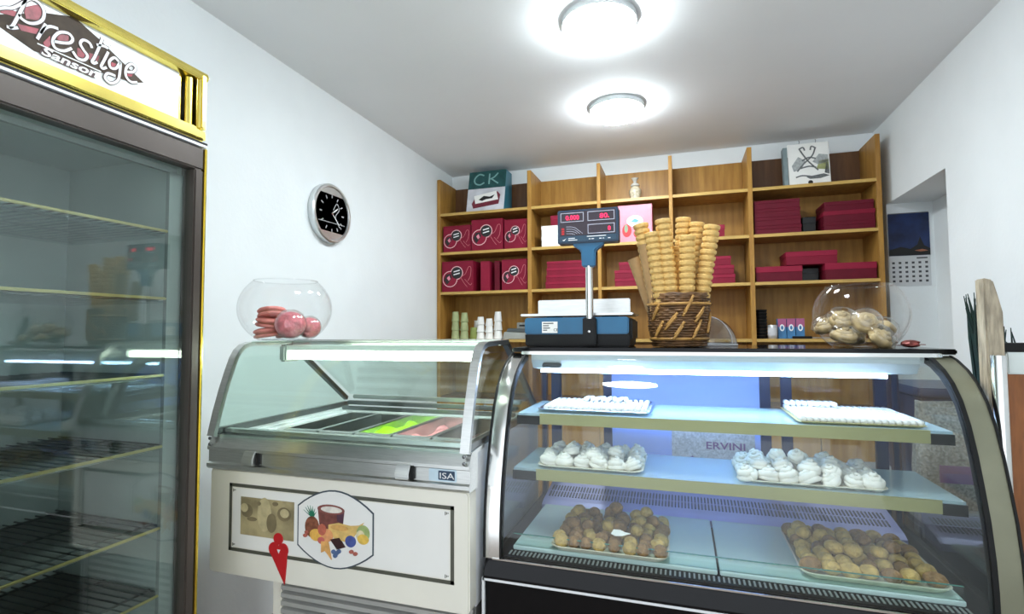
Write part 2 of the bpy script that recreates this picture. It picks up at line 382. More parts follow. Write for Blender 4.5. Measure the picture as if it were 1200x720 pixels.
PREST = [[[(.6824,2.0518),(.6775,2.0309),(.6686,2.0009),(.6627,1.9839),(.6576,1.9769)],[(.6533,1.9772),(.6607,1.9784),(.6718,1.9853)],[(.6347,2.0022),(.6489,2.0129),(.6614,2.0205),(.674,2.0356),(.6901,2.0575),(.7051,2.0589),(.7148,2.0479),(.7143,2.0291),(.7042,2.0139),(.6896,2.0054),(.6772,2.0073),(.6725,2.0142)]],
 [[(.7193,2.0206),(.7134,2.0039),(.7085,1.989),(.7053,1.9797)],[(.7107,1.9945),(.7173,2.009),(.7278,2.0198),(.7424,2.0232)]],
 [[(.7348,1.9912),(.7507,1.9964),(.7657,2.0045),(.7711,2.0163),(.7625,2.024),(.7463,2.0173),(.7357,2.0012),(.7337,1.9858),(.7401,1.9777),(.755,1.9806),(.7699,1.9943)]],
 [[(.8109,2.0166),(.805,2.0258),(.7928,2.0258),(.7864,2.0142),(.7935,2.0029),(.8019,1.9937),(.7955,1.9807),(.7823,1.9781),(.7719,1.9886)]],
 [[(.8324,2.0515),(.8252,2.0243),(.817,1.9984),(.8118,1.985),(.8161,1.9834),(.8229,1.9896)],[(.8203,2.0294),(.8358,2.0346),(.8451,2.0342)]],
 [[(.8463,2.026),(.8382,2.003),(.8316,1.9841),(.836,1.981),(.8436,1.9875)],[(.8473,2.0416),(.8497,2.0398)]],
 [[(.8719,2.0136),(.8607,2.0196),(.8494,2.0047),(.8529,1.9912),(.8657,1.9966),(.874,2.0147),(.8739,1.9913),(.8697,1.9683),(.854,1.9541),(.841,1.9608),(.8469,1.9746),(.8642,1.9764)]],
 [[(.8912,1.9997),(.9062,2.007),(.9115,2.0201),(.901,2.0245),(.8891,2.0091),(.8883,1.9889),(.9001,1.9793),(.9163,1.9854)]]]
for lt in PREST:
    m_, md = M(), M()
    for st in lt:
        ribbon(md, spline(st), .0085, SX+.0015, 'x'); ribbon(m_, spline(st), .0056, SX+.0022, 'x')
    md.build('letter_outline', mat('plum_ink', (.06,.02,.02), .5, noise=.1, scale=20), sg)
    m_.build('letter', WHITEI, sg)
text('Sanson', .026, (SX+.0016, .712, 1.952), (PI/2, 0, PI/2), MATS['plum_ink'], sg, 'lettering_outline', shear=.25, width=.112, bold=.0026)
text('Sanson', .026, (SX+.0024, .712, 1.952), (PI/2, 0, PI/2), WHITEI, sg, 'lettering', shear=.25, width=.112, bold=.0006)
ribbon(M(), [(.706,1.9710),(.832,1.9715)], .0025, SX+.0018, 'x').build('rule_line', WHITEI, sg)
M().box(FX-.05, FX-.002, fy0, fy1, hz0-.007, hz0).build('shadow_gap', RUBBER, fr)
M().box(FX-.04, FX-.001, fy0, fy1, hz0-.013, hz0-.007).build('white_strip', WHITEP, fr)
# door
dz0, dz1 = .12, hz0-.016
dr = M().box(FX-.045, FX-.004, fy0, fy1-.008, dz1-.062, dz1).box(FX-.045, FX-.004, fy0, fy1-.008, dz0, dz0+.07)
dr.box(FX-.045, FX-.004, fy1-.036, fy1-.008, dz0+.07, dz1-.062).box(FX-.045, FX-.004, fy0, fy0+.05, dz0+.07, dz1-.062)
do = dr.build('door', TAUPE, fr, bevel=.004)
M().box(FX-.030, FX-.022, fy0+.045, fy1-.034, dz0+.06, dz1-.055).build('glass_pane', GL_FRIDGE, do)
gk = M().box(FX-.058, FX-.046, fy1-.075, fy1-.036, dz0+.07, dz1-.08).box(FX-.058, FX-.046, fy0+.05, fy1-.055, dz1-.082, dz1-.068)
gk.build('door_seal', mat('grey_seal', (.30,.33,.32), .5, noise=.1, scale=9), do)
M().box(FX-.045, FX, fy1-.0075, fy1, dz0, dz1).build('gold_edge', GOLD, do, bevel=.002)
M().tube([(FX-.002,fy0+.02,.75),(FX+.03,fy0+.02,.78),(FX+.03,fy0+.02,1.25),(FX-.002,fy0+.02,1.28)], .008).build('door_handle', GOLD, do, smooth=True)
M().box(fxb+.05, FX-.06, fy0+.02, fy1-.02, 0, .02).build('foot_base', RUBBER, fr)
# wire racks
rack = None
for z in (1.635, 1.455, 1.2525, 1.067, .857, .685, .50):
    ra = M().box(-1.303, -1.297, fy0+.05, fy1-.05, z-.0035, z+.0035).build('rack_front', mat('pale_gold', (.62,.55,.28), .3, 1, noise=.1, scale=12), fr, bevel=.002)
    wm = M()
    x0, x1 = -1.72, -1.304
    for k in range(22):
        yy = fy0+.06+k*.0245; wm.obox(((x0+x1)/2, yy, z), (x1-x0, .003, .003))
    for k in range(3): wm.obox((x0+.02+k*.17, (fy0+fy1)/2, z-.004), (.005, fy1-fy0-.1, .005))
    wm.build('rack_wires', STEELD, ra)
    if z < 1.3:
        M().obox((-1.51, (fy0+fy1)/2, z-.008), (.40, fy1-fy0-.1, .003)).build('rack_plate', mat('rack_plate', (.30,.32,.30), .4, .5, noise=.2, scale=10), ra)
    else:
        M().obox((-1.51, (fy0+fy1)/2, z-.008), (.40, fy1-fy0-.1, .004)).build('rack_glass', GL_SHELF, ra)

# ------------------------------------------------------------------ ice cream freezer
fz = thing('ice_cream_freezer', 'cream ice cream scooping freezer with slanted glass hood by left wall', 'freezer', (0,0,0))
gx0, gx1, gy, gyb = -1.402, -.532, 1.275, 1.97
# insulated body around an open well
zb, zt = .63, 1.045
M().prism(rrect(gx0, gx1, zb, .945, .014), gy, gy+.05, 'y').build('front_panel', CREAM, fz, bevel=.004)
bd = M().box(gx0+.002, gx0+.05, gy+.05, gyb, zb, zt).box(gx1-.05, gx1-.002, gy+.05, gyb, zb, zt).box(gx0+.05, gx1-.05, gyb-.12, gyb, zb, zt).box(gx0+.05, gx1-.05, gy+.05, gyb-.12, zb, .80)
bd.box(gx0+.05, gx1-.05, gy+.05, gy+.10, .80, zt)
bd.build('body', WHITEP, fz)
M().box(gx0+.05, gx0+.09, gy+.1, gyb-.12, 1.0, 1.043).build('well_rim', WHITEP, fz, bevel=.004)
# steel front band
st = M().prism([(gy-.006,.945),(gy-.012,.952),(gy-.012,.962),(gy-.004,.966),(gy-.004,1.000),(gy-.010,1.003),(gy-.010,1.012),(gy+.008,1.045),(gy+.10,1.052),(gy+.10,1.040),(gy+.05,1.036),(gy+.05,.945)], gx0-.004, gx1+.004, 'x')
st.build('steel_band', STEEL, fz)
M().box(gx0+.02, gx1-.02, gy+.03, gy+.052, 1.050, 1.062).build('glass_channel', STEEL, fz, bevel=.002)
for x in (-1.237, -.718):
    c = M().prism([(gy-.026,.972),(gy-.026,.985),(gy-.014,1.008),(gy-.003,1.008),(gy-.003,.966),(gy-.020,.966)], x-.021, x+.021, 'x').build('clip', STEEL, fz, bevel=.002)
    M().box(x+.021, x+.030, gy-.012, gy-.0045, .968, 1.004).build('clip_back', RUBBER, c)
bz = M().prism(rrect(-.646, -.566, .968, 1.000, .003), gy-.0052, gy-.004, 'y').build('maker_badge', mat('badge_silver', (.55,.68,.75), .3, .4, noise=.1, scale=30), fz)
M().prism(rrect(-.618, -.571, .972, .996, .002), gy-.0060, gy-.0052, 'y').build('badge_field', mat('badge_navy', (.02,.05,.10), .4, noise=.1, scale=30), bz)
text('ISA', .022, (-.616, gy-.0064, .976), FACE, WHITEI, bz, 'lettering', width=.042)
# hood profile
HP = [(1.262,1.045),(1.280,1.115),(1.302,1.185),(1.322,1.240),(1.340,1.283),(1.356,1.308),(1.378,1.325),(1.408,1.333),(1.60,1.337)]
HPo = HP + [(1.625,1.322),(1.71,1.262),(1.957,1.085),(1.957,1.052)]
for x0, x1, nm in ((gx0-.004, gx0+.022, 'l'), (gx1-.022, gx1+.004, 'r')):
    f = M().sheet(HP, x0, x1, .014).build('hood_frame', STEEL, fz)
    M().sheet([(1.60,1.337),(1.625,1.322),(1.71,1.262),(1.957,1.085)], x0+.004, x1-.004, .016).build('rear_strut', STEELD, f)
    M().box(x0+.004, x1-.004, gy+.01, 1.957, 1.046, 1.066).build('lower_rail', STEELD, f)
    xs = (x0+x1)/2
    M().prism([(1.275,1.05)] + [(p+.012, q-.006) for p, q in HP[1:]] + [(1.62,1.318),(1.71,1.255),(1.945,1.085),(1.945,1.066),(1.28,1.062)], xs-.002, xs+.002, 'x').build('side_glass', GL_GREEN, f)
    for k, zz in enumerate((1.03, 1.012)):
        M().lathe([(.005,0),(.005,-.004),(0,-.005)], 10, (xs, gy-.011+.0, zz+.008), ax='y').build('bolt', STEELD, f)
M().sheet(HP[:8], gx0+.022, gx1-.022, .005).build('front_glass', GL_GREEN, fz, smooth='auto')
M().box(gx0+.022, gx1-.022, 1.408, 1.612, 1.329, 1.337).build('top_glass', GL_GREEN, fz)
M().box(gx0+.022, gx1-.022, 1.60, 1.625, 1.318, 1.338).build('top_rail', STEEL, fz, bevel=.003)
# fluorescent tube under the hood
hs = M().prism([(1.405,1.322),(1.47,1.322),(1.47,1.312),(1.43,1.302),(1.41,1.306)], -1.235, gx1-.03, 'x').build('lamp_housing', mat('lamp_white', (.80,.84,.78), .4, noise=.05, scale=8), fz)
M().box(-1.262, -1.235, 1.40, 1.475, 1.268, 1.324).build('lamp_end_cap', mat('cap_grey', (.30,.33,.30), .5, noise=.1, scale=8), hs, bevel=.006)
M().lathe([(.013,-1.225),(.013,gx1-.04)], 16, (0,1.435,1.288), ax='x').build('lamp_tube', FTUBE, hs, smooth='auto')
# rear lid frame
for k, (yy, zz) in enumerate(((1.85,1.052),(1.885,1.07),(1.925,1.09))):
    M().box(gx0+.06, gx1-.06, yy, yy+.022, zz-.008, zz+.008).build('rear_rail', STEELD if k != 2 else STEEL, fz, bevel=.003)
# back lid, leaning open glass
M().prism([(1.95,1.098),(1.955,1.10),(1.72,1.265),(1.715,1.262)], gx0+.03, gx1-.03, 'x').build('rear_glass', GL_GREEN, fz)
M().tube([(gx0+.03,1.66,1.298),(gx0+.06,1.67,1.290),(gx0+.06,1.67,1.275)], .004).build('latch', STEEL, fz, smooth=True)
# recessed base
M().box(-1.20, gx1-.01, 1.345, 1.95, 0, zb).build('machine_base', mat('base_grey', (.22,.22,.20), .5, noise=.15, scale=8), fz)
M().box(-1.202, -1.172, 1.325, 1.345, 0, zb).build('base_corner', CREAM, fz, bevel=.003)
for k in range(26):
    z = zb-.012-k*.0235
    M().prism([(1.326,z-.010),(1.326,z+.002),(1.343,z+.007),(1.343,z+.001),(1.332,z-.012)], -1.172, gx1-.012, 'x').build('louvre_slat', mat('slat_grey', (.55,.55,.52), .4, .3, noise=.1, scale=9), fz)
# printed decoration on the front panel
PY = gy-.0002
dl = M()
for q in ([(-1.319,.9),(-.580,.9)], [(-1.319,.708),(-.580,.708)], [(-1.319,.708),(-1.319,.9)], [(-.580,.708),(-.580,.9)]):
    (ax_, az), (bx_, bz_) = q
    dl.box(min(ax_,bx_)-.005, max(ax_,bx_)+.005, PY-.0010, PY, min(az,bz_)-.005, max(az,bz_)+.005)
dl.build('border_line', OLIVE, fz)
M().box(-1.311, -.588, PY-.0005, PY, .716, .892).build('white_field', mat('panel_white', (.90,.89,.84), .3, noise=.04, scale=6), fz)
cm = M()
for x, z in ((-1.304,.885),(-1.304,.723),(-.595,.885),(-.595,.723)):
    for k in range(3): cm.box(x-.006+k*.004, x-.004+k*.004, PY-.0012, PY-.0005, z-.005+k*.002, z+.004-k*.001)
cm.build('corner_mark', OLIVE, fz)
# sepia photo print
sp = M().box(-1.279, -1.083, PY-.0014, PY-.0006, .756, .868).build('sepia_print', mat('sepia_print', (.46,.38,.20), .5, noise=.5, scale=17), fz)
sd = mat('sepia_shadow', (.24,.19,.10), .5, noise=.3, scale=30); sl = mat('sepia_light', (.58,.49,.27), .5, noise=.25, scale=40)
for q_, (cx, cz, rx, rz, mm) in enumerate(((-1.255,.828,.022,.020,sd),(-1.265,.836,.014,.013,sl),(-1.19,.822,.026,.050,sl),(-1.163,.800,.018,.028,sd),(-1.118,.830,.024,.020,sd),(-1.116,.833,.016,.013,sl),(-1.15,.857,.010,.006,sd),(-1.21,.853,.007,.006,sd),(-1.235,.805,.018,.006,sd))):
    M().prism(ell(cx, cz, rx, rz), PY-.0016-q_*.0002, PY-.0014, 'y').build('sepia_shape', mm, sp)
# shaped emblem with milk pail and fruit
def emblem_outline(k):
    cx, cz = -.9425, .806; hw, hh = .127-k, .057-k*.6; arch = .052-k*.4
    o = []
    for i in range(13):
        t = i/12; o.append((cx+hw-2*hw*t, cz+hh+arch*math.sin(PI*t)**.9))
    for i in range(13):
        t = i/12; o.append((cx-hw+2*hw*t, cz-hh-arch*math.sin(PI*t)**.9))
    return o
em = M().prism(emblem_outline(0), PY-.0022, PY-.0003, 'y').build('emblem_border', mat('slate_line', (.06,.08,.10), .4, noise=.1, scale=20), fz)
M().prism(emblem_outline(.004), PY-.0026, PY-.0022, 'y').build('emblem_field', mat('emblem_white', (.88,.87,.83), .3, noise=.03, scale=8), em)
lay = [0]
def fruit(poly, col, name='fruit_print', nz=.25):
    lay[0] += 1; y1 = PY-.0026-lay[0]*.00012
    M().prism(poly, y1-.0001, PY-.0026, 'y').build(name, mat('print_%02d' % lay[0], col, .45, noise=nz, scale=60), em)
fruit([(-1.000,.862),(-.910,.857),(-.918,.792),(-.990,.790)], (.24,.075,.06), 'pail_print', .4)
fruit([(-.936,.858),(-.912,.856),(-.914,.826),(-.934,.830)], (.10,.04,.07), 'pail_print')
fruit(ell(-.955, .860, .046, .014), (.28,.09,.075), 'pail_print')
fruit(ell(-.953, .860, .036, .009), (.85,.80,.72), 'cream_print')
for a in range(7): fruit([(-1.022,.834),(-1.026+.026*math.cos(.5+a*.35),.836+.030*math.sin(.5+a*.35)),(-1.014,.832)], (.02,.22,.12), 'leaf_print')
fruit(ell(-1.018, .806, .024, .030), (.30,.10,.05), 'pineapple_print', .6)
fruit([(-.962,.818),(-.93,.826),(-.89,.822),(-.862,.826),(-.845,.836),(-.862,.812),(-.88,.79),(-.90,.776),(-.94,.780),(-.962,.80)], (.82,.55,.18), 'melon_print')
fruit(ell(-.925, .813, .030, .008), (.72,.40,.12), 'melon_print')
fruit(ell(-.848, .806, .021, .022), (.38,.48,.18)); fruit(ell(-.856, .798, .014, .016), (.82,.72,.45))
fruit(ell(-.848, .790, .018, .014), (.85,.56,.10)); fruit(ell(-1.003, .785, .022, .017), (.88,.50,.10))
fruit(ell(-.966, .788, .020, .018), (.85,.38,.16)); fruit(ell(-.983, .802, .014, .016), (.62,.16,.10)); fruit(ell(-.985, .772, .012, .010), (.70,.16,.14))
fruit(ell(-.888, .780, .017, .016), (.07,.10,.34))
fruit([(-.955,.778),(-.925,.786),(-.905,.762),(-.932,.753)], (.05,.012,.012), 'chocolate_print', .5)
fruit([(-.985,.770),(-.962,.772),(-.955,.745),(-.950,.722),(-.962,.735),(-.972,.744),(-.985,.738)], (.85,.45,.14)); 
for q in ((-.944,.745),(-.934,.742),(-.926,.748),(-.938,.735)): fruit(ell(*q, .007, .006, 10), (.10,.16,.32), 'berry_print')
for q in ((-1.035,.790),(-1.040,.780),(-.885,.752),(-.872,.748)): fruit(ell(*q, .007, .005, 10), (.50,.14,.10), 'berry_print')
# red cone sticker
rs = M().prism(ell(-1.137, .758, .017, .017, 20), PY-.0030, PY-.0002, 'y').prism(ell(-1.152, .727, .019, .020, 20), PY-.0031, PY-.0002, 'y').prism(ell(-1.120, .727, .019, .020, 20), PY-.0032, PY-.0002, 'y')
rs.prism([(-1.166,.718),(-1.104,.718),(-1.112,.630)], PY-.0033, PY-.0002, 'y').build('cone_sticker', REDI, fz, label='red ice cream cone sticker')
M().prism([(-1.140,.728),(-1.128,.728),(-1.134,.716)], PY-.0037, PY-.0033, 'y').build('sticker_mark', WHITEI, fz)

# gelato tubs inside the well
def tub(x, label, fill=None, fm=None):
    t = thing('gelato_tub', label, 'tub', (x, 1.635, .835), group='steel gelato tubs in the freezer')
    w, l, hh = .132, .38, .205
    b = M(); th = .0025
    b.box(-w/2, w/2, -l/2, l/2, 0, th).box(-w/2, -w/2+th, -l/2, l/2, th, hh).box(w/2-th, w/2, -l/2, l/2, th, hh).box(-w/2+th, w/2-th, -l/2, -l/2+th, th, hh).box(-w/2+th, w/2-th, l/2-th, l/2, th, hh)
    b.build('pan', STEEL, t)
    r = M()
    o_, i_ = rrect(-w/2-.004, w/2+.004, -l/2-.004, l/2+.004, .02), rrect(-w/2+.006, w/2-.006, -l/2+.006, l/2-.006, .014)
    n = len(o_); r.v = [(p,q,hh+.001) for p,q in o_]+[(p,q,hh+.004) for p,q in i_]
    r.f = [(k,(k+1)%n,n+(k+1)%n,n+k) for k in range(n)]; r.build('rim', STEEL, t)
    if fill:
        g = M(); nx, ny = 8, 16
        for j in range(ny+1):
            for i in range(nx+1):
                u, v = i/nx, j/ny
                z = fill + .018*math.sin(u*7+v*3)*math.sin(v*9+x*9) + .012*random.random()
                g.v.append((-w/2+.003+u*(w-.006), -l/2+.003+v*(l-.006), z))
        for j in range(ny):
            for i in range(nx): a = j*(nx+1)+i; g.f.append((a,a+1,a+nx+2,a+nx+1))
        g.build('gelato', fm, t, smooth=True)
    return t
tub(-1.21, 'empty steel gelato tub nearest the left wall')
tub(-1.072, 'empty steel gelato tub next to the lime green one')
tub(-.934, 'steel gelato tub filled with lime green gelato', .175, LIME)
tub(-.796, 'steel gelato tub with rose pink gelato', .165, ROSE)
tub(-.658, 'steel gelato tub with dark gelato nearest the display case', .14, BROWNG)

# ------------------------------------------------------------------ curved glass display case
cs = thing('pastry_display_case', 'curved glass pastry display case with black base and two glass shelves', 'display case', (0,0,0))
cx0, cx1, cyb = -.515, .660, 1.985
PR = [(1.347,.752),(1.348,.82),(1.353,.88),(1.366,.955),(1.384,1.02),(1.404,1.085),(1.428,1.145),(1.458,1.196),(1.494,1.234),(1.535,1.262),(1.585,1.284),(1.62,1.293)]
base = M().box(cx0, cx1, 1.338, cyb, .04, .70).build('base_cabinet', BLACK, cs, bevel=.004)
M().prism([(1.330,.708),(1.330,.722),(1.346,.750),(1.36,.752),(1.36,.70),(1.330,.70)], cx0, cx1, 'x').build('front_bumper', BLACK, cs, bevel=.002)
M().box(cx0, cx1, 1.36, cyb, .70, .745).build('deck_tray', RUBBER, cs)
M().box(cx0-.002, cx1, 1.329, 1.338, .700, .706).build('trim_strip', WHITEP, cs)
M().box(cx0-.004, cx0+.003, 1.329, 1.338, .04, .706).build('trim_strip', WHITEP, cs)
M().box(cx0+.02, cx1, 1.3445, 1.3485, .750, .754).build('trim_strip', CHROME, cs)
M().box(cx0+.03, cx1-.03, 1.37, 1.95, 0, .04).build('plinth', RUBBER, cs)
# end frames
for x0, x1, nm in ((cx0, cx0+.040, 0), (.610, .652, 1)):
    f = M().sheet(PR, x0, x1, .02).build('end_frame', CHROME if nm == 0 else mat('satin_metal', (.25,.245,.17), .38, .6, noise=.1, scale=10), cs, smooth='auto')
    for gx in ((x0-.006, x0), (x1, x1+.006)) if nm == 0 else ((x0-.010, x0), (x1, x1+.005)):
        M().sheet([(p-.003, q+.002) for p, q in PR], gx[0], gx[1], .022).build('gasket', RUBBER, f)
    xs = x0+.012 if nm == 0 else x1-.012
    M().prism([(p+.022, q-.006) for p, q in PR] + [(1.95,1.29),(1.95,.75)], xs-.0025, xs+.0025, 'x').build('end_glass', GL_ROOM, f)
    M().box(xs-.010, xs+.010, 1.945, 1.975, .745, 1.293).build('rear_post', NAVY, f, bevel=.002)
M().sheet(PR, cx0+.046, .600, .005).build('front_glass', GL_ROOM, cs, smooth='auto')
# top
M().box(cx0-.004, cx1+.004, 1.60, cyb+.028, 1.297, 1.311).build('top_slab', BLACK, cs, bevel=.003)
M().box(cx0+.03, cx1-.03, 1.592, 1.600, 1.290, 1.300).build('top_trim', CHROME, cs, bevel=.002)
hh = M().prism([(1.605,1.296),(1.605,1.272),(1.625,1.246),(1.67,1.240),(1.69,1.25),(1.69,1.296)], -.455, .585, 'x').build('light_housing', mat('housing_grey', (.62,.67,.66), .3, .3, noise=.06, scale=8), cs)
M().box(-.43, .52, 1.630, 1.655, 1.232, 1.241).build('led_strip', CLED, hh)
M().obox((-.39,1.612,1.257), (.062, .010, .020), (math.radians(-38),0,0)).build('switch_plate', mat('plate_grey', (.10,.11,.12), .4, .4, noise=.1, scale=20), hh, bevel=.004)
# inside deck
for a, bx in ((-.455, .074), (.080, .578)):
    M().box(a, bx, 1.405, 1.770, .758, .770).build('deck_panel', PALEDECK, cs, bevel=.002)
M().box(-.47, .60, 1.36, 1.405, .745, .758).build('front_vent', RUBBER, cs)
v = M()
for k in range(92): v.obox((-.455+k*.0113, 1.383, .7595), (.0045, .026, .002))
v.build('vent_fins', mat('fin_grey', (.34,.37,.36), .4, .3, noise=.1, scale=20), cs)
M().prism([(1.775,.745),(1.775,.765),(1.80,.775),(1.94,.800),(1.945,.745)], -.47, .60, 'x').build('rear_vent', mat('purple_lit_metal', (.42,.42,.72), .35, .2, noise=.1, scale=10), cs)  # purple light falling on the vent is put into its colour
v = M()
for k in range(100):
    for j in range(2): v.obox((-.455+k*.0104, 1.845+j*.045, .7845+j*.0078), (.0042, .034, .003), (math.radians(10),0,0))
v.build('vent_slots', mat('slot_dark', (.02,.02,.06), .5, noise=.1, scale=20), cs)
M().box(-.455, .575, 1.408, 1.411, .770, .800).build('low_glass', GL_GREEN, cs)
M().box(-.455, .575, 1.4075, 1.4115, .800, .8015).build('glass_edge', mat('glass_edge_green', (.05,.22,.18), .2, noise=.1, scale=20), cs)
# shelves
def shelf(z, y0, y1):
    s = M().box(-.468, .606, y0, y1, z-.007, z).build('glass_shelf', GL_CASESHELF, cs)
    M().box(-.40, .560, y0-.004, y0, z-.030, z+.001).build('shelf_rail', mat('olive_sheen_metal', (.28,.27,.12), .30, .5, noise=.08, scale=8), s)  # chrome rail; its olive reflections are painted as base colour
    for a, bb in ((-.470,-.40),(.560,.608)): M().box(a, bb, y0-.004, y0+.006, z-.032, z-.007).build('bracket', RUBBER, s)
    for a in (-.462, .592): M().box(a, a+.012, y0+.01, y1, z-.028, z-.008).build('bracket', RUBBER, s)
    return s
shelf(1.120, 1.50, 1.79); shelf(.970, 1.455, 1.73)
# rear doors
for a, bb in ((-.475,-.437),(-.277,-.247),(.250,.283),(.315,.348),(.620,.640)):
    if bb < .6: M().box(a, bb, 1.950, 1.968, .80, 1.245).build('door_stile', NAVY, cs, bevel=.002)
M().box(.585, .618, 1.950, 1.968, .80, 1.245).build('door_stile', NAVY, cs, bevel=.002)
M().box(-.475, .618, 1.948, 1.970, 1.245, 1.297).build('door_rail', NAVY, cs, bevel=.002)
M().box(-.475, .618, 1.948, 1.970, .745, .80).build('door_rail', NAVY, cs, bevel=.002)
for a, bb, mm in ((-.437,-.277,GL_ROOM),(-.247,.250,GLOWPANE),(.283,.315,GL_ROOM),(.348,.585,GL_ROOM)):
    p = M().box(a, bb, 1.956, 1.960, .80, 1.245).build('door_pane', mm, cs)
    if mm is GLOWPANE:
        bg_ = M().box(-.038, .232, 1.9530, 1.9558, .885, 1.022).build('flat_dotted_bag', mat('bag_paper', (.60,.60,.66), .5, noise=.35, scale=160), p)  # bag behind the case, drawn as a flat sheet on the pane
        text('ERVINI', .034, (.074, 1.9526, .952), FACE, mat('purple_ink', (.20,.08,.25), .5, noise=.1, scale=30), bg_, 'lettering', width=.125, bold=.0006)
        M().prism([(-.01,.89),(.03,.925),(.045,.912),(.06,.922),(.07,.892)], 1.9522, 1.953, 'y').build('bag_drawing', MATS['purple_ink'], bg_)

# ------------------------------------------------------------------ goods in the display case
def tray(x0, x1, y0, y1, z, label, mm=TRAYM, h=.014, cat='tray', group='serving trays in the display case', r=.03):
    t = thing('serving_tray', label, cat, ((x0+x1)/2, (y0+y1)/2, z), group=group)
    w, l = (x1-x0)/2, (y1-y0)/2; e = .010
    rings = [(rrect(-w+e*1.6,w-e*1.6,-l+e*1.6,l-e*1.6,r),0), (rrect(-w+e,w-e,-l+e,l-e,r),.002), (rrect(-w,w,-l,l,r),h), (rrect(-w+.004,w-.004,-l+.004,l-.004,r),h+.001), (rrect(-w+e+.004,w-e-.004,-l+e+.004,l-e-.004,r),.005)]
    b = M(); n = len(rings[0][0])
    for q, zz in rings: b.v += [(p[0],p[1],zz) for p in q]
    for j in range(4):
        for k in range(n): b.f.append((j*n+k, j*n+(k+1)%n, (j+1)*n+(k+1)%n, (j+1)*n+k))
    b.f.append(tuple(range(n))[::-1]); b.f.append(tuple(4*n+k for k in range(n)))
    b.build('tray_body', mm, t, smooth='auto')
    return t
def lumpy(r, rz, n=12, k=7, seed=0, amp=.10):
    rd = random.Random(seed); b = M()
    prof = [(max(1e-4, r*math.sin(PI*j/k)), rz*(1-math.cos(PI*j/k))) for j in range(k+1)]
    b.lathe(prof, n); b.v = [(x*(1+rd.uniform(-amp,amp)), y*(1+rd.uniform(-amp,amp)), z) for x,y,z in b.v]
    return b
def pile(protos, name, label, cat, group, spots, jit=.3):
    for k, (x, y, z, s) in enumerate(spots):
        o = link_copy(protos[k % len(protos)], (x,y,z), (random.uniform(-jit,jit), random.uniform(-jit,jit), random.uniform(0,6.28)), None, (s,s,s))
        o.name = name; tag(o, label, cat, group)
def proto(mb, name, m, smooth=True):
    o = mb.build(name, m, smooth=smooth); C.objects.unlink(o); return o
def stretch(mb, k):
    mb.v = [(x*k, y, z) for x, y, z in mb.v]; return mb
wp = [proto(stretch(lumpy(.0182, .0165, 14, 9, i, .07), 1.10), 'walnut_cookie', WALN if i % 3 else WALN2) for i in range(5)]
gp = [proto(stretch(lumpy(.0182, .0160, 14, 9, i+20, .05), 1.20), 'walnut_cookie', WALN2 if i % 4 else WALN) for i in range(6)]
tray(-.350, -.040, 1.392, 1.662, .771, 'cream tray of dark brown cookies on left side of the case floor')
tray(.262, .568, 1.415, 1.715, .771, 'cream tray of golden cookies on right side of the case floor')
sp = []
for j in range(7):
    for i in range(8): sp.append((-.327+i*.0375+random.uniform(-.004,.004), 1.418+j*.0362+random.uniform(-.004,.004), .7775, random.uniform(.92,1.08)))
for j in range(4):
    for i in range(6):
        if random.random() < .62: sp.append((-.300+i*.043+random.uniform(-.008,.008), 1.50+j*.040+random.uniform(-.006,.006), .796, random.uniform(.9,1.05)))
sp += [(-.195,1.615,.812,1.05),(-.105,1.61,.810,1)]
pile(wp, 'walnut_cookie', 'lumpy brown walnut cookie heaped on the left tray of the case floor', 'cookie', 'cookies on the left floor tray', sp)
sp = []
for j in range(7):
    for i in range(7): sp.append((.290+i*.0405+random.uniform(-.004,.004), 1.445+j*.040+random.uniform(-.004,.004), .7775, random.uniform(.95,1.12)))
for j in range(4):
    for i in range(5):
        if random.random() < .6: sp.append((.31+i*.045+random.uniform(-.008,.008), 1.52+j*.042, .799, random.uniform(.9,1.08)))
pile(gp, 'walnut_cookie', 'smooth golden brown cookie laid on the right tray of the case floor', 'cookie', 'cookies on the right floor tray', sp)
tag(M().prism([(-.025,-.008),(-.012,-.014),(.006,-.010),(.026,.004),(.010,.006),(-.004,.012),(-.022,.010)], 0, .0015, 'z').build('price_tag', WHITEC, loc=(-.165,1.452,.8165), rot=(.35,0,-.15)), 'small white leaf shaped tag lying on the brown cookies', 'tag')
# meringues on the lower glass shelf
def meringue_mesh(r, hh, lob=7):
    prof = [(1e-4,0),(r*.92,0),(r,.12*hh),(r*.93,.34*hh),(r*.72,.58*hh),(r*.42,.82*hh),(r*.12,.97*hh),(1e-4,hh)]
    pts, rad = [], []
    for k in range(46):
        t = k/45; a = t*2*PI*2.6 + lob; q = (1-t)**.8
        pts.append((r*.66*q*math.cos(a), r*.66*q*math.sin(a), hh*(.24+.62*t))); rad.append(r*(.40-.27*t)*(1+.10*math.sin(k*2.1)))
    b = M().tube(pts, rad, 8)
    return b.lathe([(1e-4,0),(r*.8,0),(r*.92,.15*hh),(r*.6,.4*hh),(1e-4,.5*hh)], 16)
mp_ = [proto(meringue_mesh(.029,.041,7), 'meringue', MERI), proto(meringue_mesh(.028,.037,6), 'meringue', MERI), proto(meringue_mesh(.0265,.043,8), 'meringue', MERI)]
tray(-.405, -.105, 1.465, 1.70, .9705, 'shallow tray under the small meringue heap on the lower shelf', TRAYM, .008)
tray(.135, .470, 1.47, 1.72, .9705, 'shallow tray under the large meringue heap on the lower shelf', TRAYM, .008)
sp = []
for j in range(4):
    for i in range(6): sp.append((-.378+i*.049+random.uniform(-.005,.005), 1.50+j*.052+random.uniform(-.006,.006), .976, random.uniform(.95,1.1)))
for i in range(3): sp.append((-.31+i*.06+random.uniform(-.01,.01), 1.53+random.uniform(-.01,.02), .998, .95))
pile(mp_, 'meringue', 'white swirled meringue in the small heap on the lower left shelf', 'meringue', 'meringues on the lower left shelf', sp, .5)
sp = []
